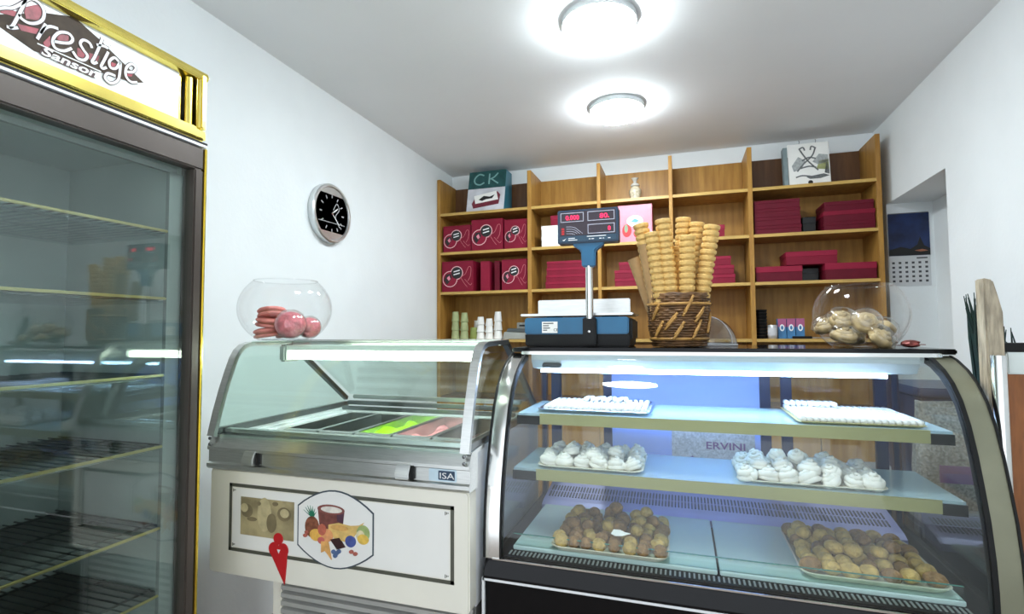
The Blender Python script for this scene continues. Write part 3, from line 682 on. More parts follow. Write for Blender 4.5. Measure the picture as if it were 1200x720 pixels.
for j in range(4):
    for i in range(7): sp.append((.160+i*.047+random.uniform(-.005,.005), 1.50+j*.055+random.uniform(-.006,.006), .976, random.uniform(.95,1.1)))
for j in range(3):
    for i in range(4): sp.append((.19+i*.055+random.uniform(-.008,.008), 1.52+j*.050+random.uniform(-.006,.006), .997, random.uniform(.9,1.02)))
for i in range(2): sp.append((.235+i*.05, 1.56, 1.018, .9))
pile(mp_, 'meringue', 'white swirled meringue in the large heap on the lower right shelf', 'meringue', 'meringues on the lower right shelf', sp, .5)
# sugar fingers on the upper glass shelf
fg = proto(M().prism(rrect(-.0068,.0068,0,.013,.005,3), -.024, .024, 'y'), 'sugar_finger', SUGAR)
tray(.283, .565, 1.515, 1.785, 1.1205, 'flat tray of white sugared fingers on the upper right shelf', mat('gold_card', (.60,.52,.22), .35, .3, noise=.1, scale=12), .006, r=.008)
for j in range(5):
    for i in range(18):
        o = link_copy(fg, (.297+i*.0150, 1.545+j*.0505, 1.126), (0,0,random.uniform(-.05,.05))); o.name = 'sugar_finger'
        tag(o, 'white sugared finger biscuit, '+('front','second','middle','fourth','rear')[j]+' row of the tray, upper right shelf', 'biscuit', 'finger biscuits on the upper right shelf')
for i in range(9):
    o = link_copy(fg, (.297+i*.0150, 1.75, 1.1392), (0,0,random.uniform(-.08,.08))); o.name = 'sugar_finger'
    tag(o, 'white sugared finger biscuit in the short top row, upper right shelf', 'biscuit', 'top row finger biscuits on the upper right shelf')
tray(-.418, -.085, 1.525, 1.780, 1.1205, 'foil tray of white biscuits on the upper left shelf', FOIL, .010, r=.012)
for j in range(4):
    for i in range(18):
        o = link_copy(fg, (-.393+i*.0168, 1.562+j*.052, 1.127), (0,0,random.uniform(-.1,.1))); o.name = 'sugar_finger'
        tag(o, 'white sugared finger biscuit, '+('front','second','third','rear')[j]+' row of the foil tray, upper left shelf', 'biscuit', 'finger biscuits in the foil tray')
for i in range(8):
    o = link_copy(fg, (-.290+i*.0175, 1.68, 1.1402), (0,0,random.uniform(-.2,.2))); o.name = 'sugar_finger'
    tag(o, 'white finger biscuit on the second layer of the foil tray', 'biscuit', 'second layer in the foil tray')

# ------------------------------------------------------------------ glass bowls
TOPZ = 1.3115
def bowl(x, y, z, r, h, ro, rb, label):
    t = thing('glass_bowl', label, 'bowl', (x,y,z), group='round glass bowls')
    prof = [(rb,.0005)]
    a0 = math.asin(max(-1, min(1, (0-h/2)/(h/2))))
    zt = h/2
    lo, hi = -math.acos(rb/r), math.acos(ro/r)
    for k in range(21):
        a = lo+(hi-lo)*k/20
        zz = (math.sin(a)-math.sin(lo))/(math.sin(hi)-math.sin(lo))*h
        prof.append((r*math.cos(a), zz+.001))
    M().shell([(1e-4,.0005)]+prof, 48).build('glass_wall', GL_BOWL, t, smooth=True)
    M().tube([(ro*math.cos(2*PI*i/48), ro*math.sin(2*PI*i/48), h+.001) for i in range(48)], .0022, 6, True).build('rim', GL_BOWL, t, smooth=True)
    M().lathe([(1e-4,.001),(rb*.9,.001),(rb*.9,.005),(1e-4,.006)], 32).build('thick_base', glass('base_glass', (.75,.80,.80), .08), t)
    return t
FTOP = 1.3375
bowl(-1.312, 1.487, FTOP, .153, .205, .103, .085, 'open round glass bowl of pink biscuits on the freezer hood')
bx_, by_ = -1.312, 1.487
# pink sandwich biscuits
def biscuit(x, y, z, rot, label):
    t = thing('sandwich_biscuit', label, 'biscuit', (x,y,z), group='pink sandwich biscuits in the bowl', rot=rot); t.scale = (1.2,1.2,1.05)
    M().lathe([(1e-4,0),(.036,0),(.040,.004),(.038,.010),(.030,.012),(1e-4,.012)], 20).build('lower_biscuit', MACA, t, smooth=True)
    M().lathe([(1e-4,.012),(.034,.012),(.035,.016),(1e-4,.016)], 20).build('filling', FILL, t, smooth=True)
    M().lathe([(1e-4,.016),(.037,.016),(.040,.021),(.036,.027),(.024,.031),(1e-4,.032)], 20).build('upper_biscuit', MACA, t, smooth=True)
biscuit(bx_-.050, by_-.024, FTOP+.012, (.10,-.10,0), 'pink sandwich biscuit at the bottom left of the bowl')
biscuit(bx_-.048, by_-.022, FTOP+.046, (.12,.08,1), 'pink sandwich biscuit in the middle of the left stack in the bowl')
biscuit(bx_-.040, by_-.020, FTOP+.080, (-.10,.22,2), 'pink sandwich biscuit on top of the left stack in the bowl')
biscuit(bx_-.040, by_+.068, FTOP+.016, (.2,-.1,0), 'pink sandwich biscuit lying at the back of the bowl')
for k, (dx, dy, dz, r, lb) in enumerate(((.050,-.034,.040,.050,'round rose pink sugared puff at the front right of the bowl'),(.052,.058,.040,.040,'round rose pink sugared puff at the back right of the bowl'))):
    b = lumpy(r, r*.9, 20, 12, 40+k, .05)
    t = thing('sugared_puff', lb, 'biscuit', (bx_+dx, by_+dy, FTOP+.008), group='sugared puffs in the bowl')
    b.build('puff', MACB, t, smooth=True)
    M().shell([(r*1.05*math.sin(a), r*.95-r*1.02*math.cos(a)) for a in [PI*i/14 for i in range(1,14)]], 20).build('clear_wrap', WRAP, t, smooth=True)
RX, RY = .500, 1.765
bowl(RX, RY, TOPZ, .122, .178, .083, .072, 'open round glass bowl of wrapped tan meringues on the case top')
tm = proto(meringue_mesh(.036,.044,9), 'meringue_body', TANM)
bm_ = proto(M().lathe([(1e-4,-.002),(.030,-.001),(.035,.006),(.033,.018),(.024,.030),(1e-4,.034)], 20), 'biscuit_back', mat('tan_back', (.52,.36,.13), .5, noise=.3, scale=40, bump=.2))
pos = [((-.052,-.030,.020),(.3,.2,0),'wrapped tan meringue low at the left of the right bowl'),((.022,-.052,.018),(.9,.1,1),'wrapped tan meringue low at the front of the right bowl'),((.060,.022,.040),(.5,.6,2),'wrapped tan meringue at the right edge of the right bowl'),((-.010,.045,.018),(-.3,.3,0),'wrapped tan meringue low at the back of the right bowl'),
       ((-.048,.005,.070),(.4,-.5,1),'wrapped tan meringue on top at the left of the right bowl'),((.006,-.012,.066),(1.1,.3,0),'wrapped tan meringue lying in the middle of the right bowl'),((-.072,.040,.050),(.2,-.4,0),'wrapped pale meringue against the back left of the right bowl')]
for (dx,dy,dz), rot, lb in pos:
    t = thing('wrapped_meringue', lb, 'meringue', (RX+dx, RY+dy, TOPZ+dz), group='wrapped meringues in the right bowl', rot=rot)
    c1 = link_copy(tm, (0,0,0), (0,0,0), t); c1.name = 'meringue_body'
    M().shell([(.041*math.sin(a)*(1+.06*math.sin(9*a)), .020-.030*math.cos(a)) for a in [PI*i/16 for i in range(1,16)]], 22).build('clear_wrap', WRAP, t, smooth=True)
t = thing('candy_wrapper', 'small crumpled reddish candy wrapper right of the meringue bowl', 'wrapper', (.600, 1.70, TOPZ))
lumpy(.022, .011, 12, 6, 77, .25).build('wrapper_body', mat('wrapper_red', (.28,.06,.05), .3, .3, noise=.5, scale=60), t)
M().prism([(-.03,-.01),(-.018,0),(-.03,.012)], .006, .008, 'z').prism([(.03,-.012),(.018,0),(.032,.01)], .008, .010, 'z').build('twisted_ends', MATS['wrapper_red'], t)

# ------------------------------------------------------------------ weighing scale
sc = thing('weighing_scale', 'blue electronic shop scale with raised display and steel platter', 'scale', (-.335, 1.83, TOPZ))
M().prism([(-.172,0),(.178,0),(.180,.045),(-.174,.045)], -.115, .125, 'y').build('scale_base', RUBBER, sc, bevel=.004)
M().prism(rrect(-.174, .176, .040, .098, .012), -.118, .125, 'y').build('scale_body', BLUEP, sc, bevel=.004)
M().box(.150, .186, -.10, .12, .02, .092).build('side_cover', RUBBER, sc, bevel=.006)
M().lathe([(.03,.098),(.03,.106)], 16, (-.1,.02,0)).lathe([(.03,.098),(.03,.106)], 16, (.1,.02,0)).build('platter_post', RUBBER, sc)
M().box(-.195, .190, -.10, .135, .104, .112).box(-.190, .160, .122, .130, .112, .172).build('platter', STEEL, sc, bevel=.003)
lb = M().box(-.112, -.058, -.1190, -.1180, .046, .084).build('spec_label', WHITEC, sc)
ib = M()
for k, (w, z) in enumerate(((.036,.077),(.020,.069),(.024,.061),(.014,.054))): ib.box(-.108, -.108+w, -.1196, -.119, z, z+.003)
ib.build('label_print', INK, lb)
text('CE', .013, (-.072, -.1193, .052), FACE, INK, lb, 'lettering')
bk = M().box(.030, .074, -.140, -.112, .004, .096).build('pole_clamp', RUBBER, sc, bevel=.004)
M().lathe([(.004,0),(.004,-.004),(0,-.005)], 10, (.052,-.140,.05), ax='y').build('screw', CHROME, bk)
M().lathe([(.0125,.09),(.0125,.285)], 20, (.052,-.126,0)).build('pole', CHROME, sc, smooth='auto')
M().prism([(.030,.262),(.074,.262),(.076,.315),(.105,.335),(.105,.345),(-.001,.345),(-.001,.335),(.028,.315)], -.142, -.110, 'y').build('display_bracket', BLUEP, sc, bevel=.004)
dp = M().prism(rrect(-.048, .152, .340, .452, .006), -.148, -.100, 'y').build('display_housing', DBLUE, sc, bevel=.003)
M().prism(rrect(-.040, .144, .366, .446, .003), -.1492, -.148, 'y').build('display_face', SCREEN, dp)
M().box(-.040, .144, -.1490, -.148, .346, .364).build('name_plate', mat('plate_blue', (.012,.05,.09), .35, noise=.1, scale=20), dp)
def frame(x0, x1, z0, z1):
    w = .0022
    M().box(x0,x1,-.1505,-.149,z0,z0+w).box(x0,x1,-.1505,-.149,z1-w,z1).box(x0,x0+w,-.1505,-.149,z0+w,z1-w).box(x1-w,x1,-.1505,-.149,z0+w,z1-w).build('window_frame', mat('silver_ink', (.42,.42,.50), .4, noise=.1, scale=20), dp)
frame(-.037,.040,.411,.442); frame(.053,.140,.411,.442); frame(.053,.140,.369,.400)
text('0.000', .021, (-.020,-.1497,.4185), FACE, LEDRED, dp, 'digits', width=.044)
text('80.', .021, (.092,-.1497,.4185), FACE, LEDRED, dp, 'digits', width=.030)
text('0', .019, (.118,-.1497,.377), FACE, LEDRED, dp, 'digits')
gm = M()
for k in range(4):
    z = .396-k*.0075
    ribbon(gm, [(-.018, z), (.000, z-.001), (.012+.0, z-.005), (.036-k*.009, .371)], .0014, -.1500)
gm.build('curve_graphic', MATS['silver_ink'], dp)
M().box(-.034,-.025,-.15,-.149,.386,.392).box(-.034,-.025,-.15,-.149,.378,.384).box(-.034,-.025,-.15,-.149,.370,.376).build('red_keys', REDI, dp)
tx = M()
for x0, x1, z in ((-.012,.010,.357),(-.012,.018,.351),(.050,.112,.3605),(.056,.062,.352),(.065,.073,.352),(.090,.098,.352),(.101,.106,.352),(.118,.126,.352)): tx.box(x0, x1, -.1496, -.149, z-.0012, z+.0012)
tx.prism([(-.032,.352),(-.026,.349),(-.018,.358),(-.026,.353)], -.1496, -.149, 'y')
tx.build('small_print', WHITEI, dp)

# ------------------------------------------------------------------ basket with wafer cones
BX, BY = -.005, 1.755
bk = thing('wicker_basket', 'dark woven wicker basket with straw strips holding wafer cones', 'basket', (BX, BY, TOPZ))
def br(z): return .080+.013*min(1, z/.06) if z < .06 else .093
M().lathe([(1e-4,.002),(.078,.002),(.084,.03),(.0885,.06),(.0885,.158),(.084,.158),(.083,.06),(.076,.010),(1e-4,.008)], 40).build('basket_wall', WICKER, bk, smooth='auto')
wv = M(); NR = 21
for k in range(NR):
    z = .006+k*.0077; ring = []
    for i in range(64):
        a = 2*PI*i/64; rr = br(z) + .0022*math.cos(16*a + (PI if k % 2 else 0)) - .002
        ring.append((rr*math.cos(a), rr*math.sin(a), z+.0008*math.sin(5*a+k)))
    wv.tube(ring, .0042, 5, True)
wv.build('weave_rings', WICKER, bk, smooth=True, kind='stuff')
for z in (.158, .164):
    M().tube([(.090*math.cos(2*PI*i/40), .090*math.sin(2*PI*i/40), z+.0015*math.sin(2*PI*i/40*10)) for i in range(40)], .005, 6, True).build('rim_braid', WICKER, bk, smooth=True)
for z in (.134, .026):
    M().tube([((br(z)+.0025)*math.cos(2*PI*i/40), (br(z)+.0025)*math.sin(2*PI*i/40), z) for i in range(40)], .0045, 6, True).build('straw_band', STRAW, bk, smooth=True)
for a0, z0, a1, z1 in ((-1.42,.100,-1.12,.152),(-1.98,.060,-1.62,.100),(-1.72,.030,-1.42,.072),(-1.12,.032,-.86,.078),(-1.04,.082,-.72,.118),(-2.5,.09,-2.2,.13),(-2.35,.04,-2.08,.075),(-.5,.05,-.25,.10)):
    for off in (-.006, .006):
        M().tube([((br(.1)+.0035)*math.cos(a0+(a1-a0)*t/6+off*4), (br(.1)+.0035)*math.sin(a0+(a1-a0)*t/6+off*4), z0+(z1-z0)*t/6+off) for t in range(7)], .0042, 6).build('straw_strip', STRAW, bk, smooth=True)
cone = proto(M().lathe([(.0165,0),(.0190,.014),(.0208,.019),(.0235,.0205),(.0248,.025),(.0245,.032),(.0225,.033),(.0195,.024),(.0150,.003)], 16), 'wafer_cone', WAFER, 'auto')
STK = [  # foot offset inside the basket, head position (x, y, z), label
 ((-.045,-.030), (-.118,1.730,1.712), 'leaning far left'),
 ((-.035,-.050), (-.083,1.700,1.690), 'front left'),
 ((-.010,-.052), (-.047,1.705,1.716), 'front centre'),
 ((.002, .040), (.016,1.800,1.742), 'tallest at the back'),
 ((.022,-.050), (.026,1.700,1.672), 'short front right'),
 ((.020, .030), (.060,1.785,1.730), 'back right'),
 ((.048,-.020), (.102,1.735,1.698), 'leaning far right'),
 ((-.014, .020), (-.004,1.775,1.640), 'half hidden in the middle')]
for (ox, oy), head, lbl in STK:
    p0 = Vector((BX+ox, BY+oy, TOPZ+.02)); p1 = Vector(head); d = (p1-p0); L = d.length; d.normalize()
    q = d.to_track_quat('Z', 'Y').to_euler()
    n = int((L-.033)/.0195)+1
    for k in range(n):
        p = p0 + d*(k*.0195)
        if p.z+.05 < TOPZ+.125: continue
        od = ('topmost','second','third','fourth','fifth','sixth','seventh','eighth','ninth','tenth','eleventh','twelfth','thirteenth','fourteenth','fifteenth','sixteenth','seventeenth','eighteenth','nineteenth','twentieth')[n-1-k]
        o = link_copy(cone, p, q); o.name = 'wafer_cone'
        tag(o, od + ' wafer cone ' + ('' if od == 'topmost' else 'from the top ') + 'in the basket stack ' + lbl, 'wafer cone', 'wafer cones, stack ' + lbl)
for (ox, oy), head, lb in (((-.055,.022),(-.142,1.770,1.604),'brown paper sleeve of cones leaning furthest left out of the basket'),((-.056,-.030),(-.104,1.722,1.640),'brown paper sleeve around the lower part of the left cone stack')):
    p0 = Vector((BX+ox, BY+oy, TOPZ+.03)); p1 = Vector(head); d = p1-p0; L = d.length
    t = thing('paper_sleeve', lb, 'paper sleeve', p0, rot=d.to_track_quat('Z','Y').to_euler(), group='paper cone sleeves')
    M().shell([(.017,0),(.0235,L),(.0225,L),(.016,0)], 14).build('sleeve', KRAFT, t, smooth='auto')
    M().lathe([(1e-4,L-.02),(.0215,L-.02),(.0215,L-.008),(.019,L-.006),(1e-4,L-.012)], 14).build('wafer_top', WAFER, t, smooth='auto')
# clear dome behind the basket
dm = thing('plastic_dome', 'smoky clear plastic dome lid behind the cone basket', 'dome lid', (.091, 1.918, TOPZ))
M().shell([(.091*math.cos(a), .098*math.sin(a)) for a in [PI/2*i/14 for i in range(15)]], 40).build('dome', GL_DOME, dm, smooth=True)
M().tube([(.091*math.cos(2*PI*i/40), .091*math.sin(2*PI*i/40), .003) for i in range(40)], .003, 6, True).build('dome_rim', mat('dome_rim', (.55,.56,.58), .3, noise=.1, scale=9), dm, smooth=True)
M().tube([(.092*math.cos(a)*math.cos(-.7), .092*math.cos(a)*math.sin(-.7), .099*math.sin(a)) for a in [PI/2*i/10 for i in range(11)]], .0012, 5).build('dome_seam', MATS['dome_rim'], dm, smooth=True)

# ------------------------------------------------------------------ boxes on the shelves
def heart_logo(parent, x0, z0, w, h, y):
    """two overlapping rings with dark centres and swirling line, printed on a box face"""
    u = lambda a, b: (x0+a*w, z0+b*h)
    def disc(a, b, r, off, m, nm):
        M().prism(ell(x0+a*w, z0+b*h, r*w, r*w), y-off, y, 'y').build(nm, m, parent)
    disc(.26,.42,.245,.0006,PINKL,'logo_ring'); disc(.48,.62,.205,.0008,PINKL,'logo_ring')
    disc(.26,.42,.222,.0012,CRIML,'logo_disc'); disc(.48,.62,.180,.0014,INK,'logo_disc')
    M().prism([u(.06,.40),u(.14,.58),u(.28,.60),u(.32,.46),u(.22,.30),u(.16,.22)], y-.0018, y, 'y').build('logo_shape', INK, parent)
    M().prism([u(.16,.46),u(.24,.54),u(.28,.42),u(.22,.36)], y-.0021, y, 'y').build('logo_shape', PINKC, parent)
    tm_ = M()
    for k in range(2): ribbon(tm_, [u(.38,.66-k*.10),u(.58,.71-k*.10)], .035*h, y-.0020)
    tm_.build('logo_text', WHITEI, parent)
    sw = M()
    ribbon(sw, spline([u(.56,.40),u(.64,.50),u(.76,.58),u(.86,.80),u(.94,.78),u(.92,.50),u(.84,.34)]), .010*w*1.6, y-.0010)
    ribbon(sw, spline([u(.62,.44),u(.74,.24),u(.82,.14)]), .010*w*1.4, y-.0010)
    ribbon(sw, spline([u(.74,.40),u(.82,.30),u(.92,.20),u(.97,.26)]), .010*w*1.4, y-.0010)
    sw.build('logo_swirl', mat('rose_ink', (.52,.13,.16), .4, noise=.1, scale=20), parent)
def cake_box(x0, x1, y0, depth, z0, h, label, group, m=CRIM, ml=None, logo=False, rz=0, name='cake_box', lidh=.38):
    w = x1-x0
    t = thing(name, label, 'box', ((x0+x1)/2, y0+depth/2, z0), rz, group)
    lh = h*lidh
    bo = M().box(-w/2+.002, w/2-.002, -depth/2+.002, depth/2-.002, 0, h-.002).build('box_body', m, t, bevel=.001, seg=1)
    M().box(-w/2, w/2, -depth/2, depth/2, h-lh, h).build('box_lid', ml or CRIML, t, bevel=.0015, seg=1)
    if logo: heart_logo(t, -w/2+.004, .004, w-.008, h-.008, -depth/2-.0002)
    return t
D = .24
GB = 'crimson cake boxes with heart emblem'
e = SHF[1]; zc_ = SHF[2]; et = SHF[0]
cake_box(-1.742,-1.508, 3.655, D, e, .205, 'upper shelf crimson emblem box at the left end', GB, logo=True, lidh=.02)
cake_box(-1.503,-1.248, 3.645, D, e, .235, 'upper shelf crimson emblem box, tallest and in the middle', GB, logo=True, lidh=.02)
cake_box(-1.243,-1.060, 3.66, D, e, .222, 'upper shelf crimson emblem box beside the upright, right of three', GB, logo=True, lidh=.02)
cake_box(-1.750,-1.487, 3.65, D, zc_, .235, 'lower shelf crimson emblem box at the left end', GB, logo=True, lidh=.02)
cake_box(-1.438,-1.362, 3.67, D, zc_, .228, 'narrow bright crimson box standing edge on, lower left bay', 'narrow upended boxes', m=CRIML, lidh=.02)
cake_box(-1.330,-1.285, 3.68, D, zc_, .225, 'narrow dark crimson box standing edge on beside the right emblem box', 'narrow upended boxes', m=CRIMD, lidh=.02)
cake_box(-1.265,-1.062, 3.66, D, zc_, .230, 'lower shelf crimson emblem box beside the upright', GB, logo=True, lidh=.02)
# second bay
for k in range(2): cake_box(-.955,-.745, 3.66, .20, e+k*.078, .077, ('lower','upper')[k]+' white box of the pair behind the scale display', 'white boxes', m=WHITEC, ml=mat('white_lid',(.88,.88,.85),.45,noise=.04,scale=9))
cake_box(-.90,-.70, 3.72, .18, e+.1565, .085, 'crimson box resting on the white pair behind the scale display', 'crimson boxes behind the scale')
names4 = ('bottom','second','third','top')
for k in range(4): cake_box(-.925+.003*k,-.622-.002*k, 3.65+.004*k, .24, zc_+k*.050, .0495, names4[k]+' crimson box of the four stacked behind the scale pole', 'four stacked boxes', m=CRIM)
# third bay
pk = thing('pink_box', 'pink printed box with strawberry drawing standing behind the cones', 'box', (-.288, 3.74, e), 0)
M().box(-.117, .117, -.06, .06, 0, .265).build('box_body', PINKC, pk, bevel=.002, seg=1)
M().prism(ell(.0,.15,.055,.040), -.0612, -.06, 'y').build('print_oval', WHITEI, pk)
M().prism(ell(-.055,.085,.032,.045), -.0614, -.06, 'y').prism(ell(.02,.06,.03,.03), -.0614, -.06, 'y').build('berry_drawing', REDI, pk)
M().prism(ell(-.06,.10,.012,.028), -.0618, -.06, 'y').build('leaf_drawing', mat('sage_ink', (.25,.33,.20), .5, noise=.2, scale=20), pk)
text('Cake', .05, (-.045,-.0616,.137), FACE, mat('teal_ink', (.10,.35,.40), .5, noise=.1, scale=20), pk, 'lettering', shear=.3) if False else None
M().prism([(-.03,.145),(.0,.168),(.03,.150),(.01,.138)], -.0618, -.06, 'y').build('print_mark', mat('teal_ink', (.10,.35,.40), .5, noise=.1, scale=20), pk)
for k in range(2): cake_box(-.430,-.235, 3.65, .22, zc_+k*.057, .056, ('lower','upper')[k]+' crimson box of the wide pair left of the cones', 'boxes left of the cones')
cake_box(-.400,-.24, 3.66, .20, zc_+.1145, .055, 'small crimson box topping the pile left of the cones', 'boxes left of the cones')
# fourth bay
cake_box(.190,.290, 3.66, .18, e, .082, 'small crimson box alone on the shelf above the cones', 'crimson box above')
for k in range(3): cake_box((.155,.158,.165)[k],(.345,.340,.322)[k], 3.65, .22, zc_+k*.060, .059, ('bottom','middle','top')[k]+' crimson box of the three right of the cones', 'three boxes right of the cones')
# fifth bay
for k in range(4): cake_box(.468,.740-.002*k, 3.66, .24, e+k*.055, .0545, names4[k]+' shaded crimson box of the left stack under the poster', 'shaded crimson boxes, left stack', m=CRIMD, ml=CRIMD)
cake_box(.862,1.140, 3.66, .24, e, .052, 'bottom shaded crimson box of the right stack by the right wall', 'shaded crimson boxes, right stack', m=CRIMD, ml=CRIMD)
cake_box(.862,1.140, 3.66, .24, e+.0525, .070, 'middle shaded crimson box of the right stack by the right wall', 'shaded crimson boxes, right stack', m=CRIMD, ml=CRIM)
cake_box(.870,1.138, 3.67, .22, e+.123, .060, 'top shaded crimson box of the right stack by the right wall', 'shaded crimson boxes, right stack', m=CRIMD, ml=CRIMD)
cake_box(.764,.842, 3.76, .14, e, .115, 'black box in the shadow between the two shaded crimson stacks', 'black boxes', m=INK, ml=INK)
cake_box(.468,.736, 3.66, .24, zc_, .098, 'wide crimson box lying left on the lower right shelf', 'boxes on the lower right shelf', m=CRIMD)
cake_box(.862,1.138, 3.66, .24, zc_, .104, 'wide crimson box lying right on the lower right shelf', 'boxes on the lower right shelf', m=CRIMD)
cake_box(.648,.936, 3.68, .22, zc_+.1045, .085, 'crimson box bridging the two boxes on the lower right shelf', 'boxes on the lower right shelf')
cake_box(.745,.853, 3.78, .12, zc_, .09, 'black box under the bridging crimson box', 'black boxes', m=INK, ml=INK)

# CK box with a sloping face, top left shelf
ck = thing('gift_box', 'teal and white CK box with wedge shape leaning on top left shelf', 'box', (-1.40, 3.78, et), 0)
M().prism([(-.105,0),(.10,0),(.10,.335),(-.030,.335)], -.155, .150, 'x').build('box_body', mat('box_teal_side', (.03,.20,.28), .4, noise=.2, scale=9), ck, bevel=.002, seg=1)
sl_ = math.atan2(.335, .075)
def onface(mb, name, m, par, off): # face coordinates (u along x, v up the slope) turned onto the sloping front
    R = Matrix.Rotation(sl_, 3, 'X')
    mb.v = [tuple(R @ Vector((x, y, z+off)) + Vector((0,-.105,0))) for x, y, z in mb.v]
    return mb.build(name, m, par)
ft = onface(M().box(-.155,.150,.195,.343,0,.001), 'teal_face', mat('teal_card', (.015,.085,.085), .35, noise=.35, scale=20), ck, .0002)
fl = onface(M().box(-.155,.150,0,.195,0,.001), 'white_face', mat('lilac_card', (.62,.62,.66), .35, noise=.25, scale=12), ck, .0002)
onface(M().prism([(-.10,.030),(.105,.055),(.115,.130),(.09,.160),(-.09,.120),(-.115,.07)], 0, .0006, 'z'), 'picture_box', mat('maroon_print', (.16,.015,.03), .4, noise=.2, scale=20), fl, .0012)
onface(M().prism([(-.085,.068),(.100,.092),(.08,.165),(-.10,.135)], 0, .0006, 'z'), 'picture_lid', WHITEC, fl, .0018)
onface(M().prism([(-.06,.10),(-.02,.13),(.03,.12),(.07,.135),(.05,.105),(.0,.10),(-.03,.088)], 0, .0004, 'z'), 'picture_script', INK, fl, .0025)
def curveface(pts, w):
    b = M(); p = spline(pts)
    for i in range(len(p)-1):
        a, c = Vector((*p[i],0)), Vector((*p[i+1],0)); d = (c-a)
        if d.length < 1e-6: continue
        n = Vector((-d.y, d.x, 0)).normalized()*w/2
        k = len(b.v); b.v += [tuple(a+n), tuple(a-n), tuple(c-n), tuple(c+n)]; b.f.append((k,k+1,k+2,k+3))
    return b
PI_ = mat('pale_teal_ink', (.22,.42,.40), .4, noise=.1, scale=20)
onface(curveface([(-.03,.305),(-.07,.318),(-.105,.285),(-.10,.245),(-.06,.228),(-.025,.245)], .012), 'letter_c', PI_, ft, .0015)
kk = curveface([(.015,.318),(.015,.27),(.015,.228)], .012); k2 = curveface([(.085,.318),(.055,.285),(.022,.270)], .011); k3 = curveface([(.03,.274),(.06,.25),(.09,.228)], .011)
for q in (k2, k3):
    n = len(kk.v); kk.v += q.v; kk.f += [tuple(i+n for i in f) for f in q.f]
onface(kk, 'letter_k', PI_, ft, .0015)

# carved glass jar on the top shelf
jr = thing('glass_jar', 'small lidded cut glass jar on the top middle shelf', 'jar', (-.287, 3.74, et))
M().lathe([(1e-4,0),(.030,0),(.038,.012),(.034,.03),(.042,.055),(.040,.080),(.028,.095),(.022,.105)], 20, lobe=8, amp=.05).build('jar_body', mat('jar_glass', (.62,.55,.40), .15, noise=.4, scale=60, spec=.8), jr, smooth=True)
M().lathe([(.024,.105),(.032,.112),(.024,.124),(.010,.132),(.012,.142),(.020,.158),(.026,.164),(1e-4,.168)], 18).build('jar_lid', mat('jar_lid', (.55,.52,.46), .2, noise=.3, scale=50), jr, smooth=True)

# drawing poster board on the top right shelf
po = thing('picture_board', 'white board with ink drawing of a bundle leaning on top right shelf', 'picture', (.805, 3.70, et), rot=(math.radians(-7),0,.03))
M().box(-.118, .118, 0, .012, 0, .290).build('board', WHITEC, po, bevel=.002, seg=1)
M().box(-.145, -.120, .010, .06, 0, .275).build('side_flap', mat('grey_teal_card', (.22,.28,.29), .5, noise=.2, scale=14), po)
gi = mat('grey_ink', (.16,.17,.17), .5, noise=.4, scale=70); gi2 = mat('light_grey_ink', (.45,.47,.46), .5, noise=.3, scale=60)
for poly, m_ in (([(-.10,.14),(-.06,.20),(-.02,.17),(-.04,.12),(-.09,.10)],gi2),([(.02,.16),(.06,.21),(.11,.20),(.112,.15),(.05,.14)],gi2),([(.04,.11),(.112,.10),(.112,.17),(.06,.165)],mat('olive_ink',(.36,.38,.16),.5,noise=.3,scale=40)),([(.085,.08),(.112,.07),(.112,.14),(.098,.155)],gi),([(-.02,.06),(.08,.075),(.112,.06),(.06,.045),(.0,.045)],gi)):
    M().prism(poly, -.0008, 0, 'y').build('drawing', m_, po)
dw = M()
for pts in ([(-.07,.10),(-.03,.15),(.02,.20),(.04,.25)],[(.05,.10),(.0,.16),(-.03,.21),(-.05,.25)],[(-.05,.12),(.0,.13),(.04,.12)],[(-.04,.17),(.0,.19),(.04,.18)],[(-.055,.25),(-.03,.262),(-.02,.24)],[(.045,.25),(.02,.265),(.012,.24)],[(-.08,.06),(-.04,.07),(.03,.055)]): ribbon(dw, spline(pts), .009, -.0014)
dw.build('ink_lines', gi, po)
M().prism(ell(.002,.022,.014,.014), -.0014, 0, 'y').build('seal_mark', INK, po)
for x in (-.05, .045): M().tube([(x,.006,.290),(x+.004,.006,.305),(x,.006,.315)], .0015, 5).build('hook', RUBBER, po)

# ------------------------------------------------------------------ things on the counter shelf (lowest visible row)
def cup(x, y, z, r, h, m, label, group):
    t = thing('paper_cup', label, 'cup', (x,y,z), group=group)
    M().lathe([(r,0),(r*1.05,.003),(r*.78,h),(r*.70,h)], 18).build('cup_wall', m, t, smooth='auto')
    M().tube([(r*1.02*math.cos(2*PI*i/18), r*1.02*math.sin(2*PI*i/18), .003) for i in range(18)], .003, 5, True).build('cup_rim', m, t, smooth=True)
cz_ = SHF[3]
for x, n, hh_, m, nm in ((-1.665,3,.075,GREENC,'tall sage green stack at the left'),(-1.590,3,.072,GREENC,'second sage green stack'),(-1.510,1,.09,GREENC2,'short olive stack'),(-1.520,1,.145,WHITEC,'single white cup'),(-1.455,3,.060,WHITEC,'white stack next to the green cups'),(-1.385,3,.055,WHITEC,'middle white stack'),(-1.315,3,.073,WHITEC,'tallest white stack')):
    yy = 3.72 if nm != 'single white cup' else 3.82
    for k in range(n):
        w_ = ('lower','middle','upper')[k] if n > 1 else 'inverted'
        cup(x, yy, cz_+k*hh_*.92, .033-.002*k, hh_, m, '%s paper cup of the %s on the counter shelf' % (w_, nm), 'paper cups on the counter shelf')
dv = thing('counter_device', 'low grey device with dark slot on counter shelf left of the scale', 'device', (-1.165, 3.76, cz_))
M().prism([(-.10,0),(.10,0),(.10,.045),(-.085,.055)], -.09, .09, 'y').build('device_body', GPLAST, dv, bevel=.004)
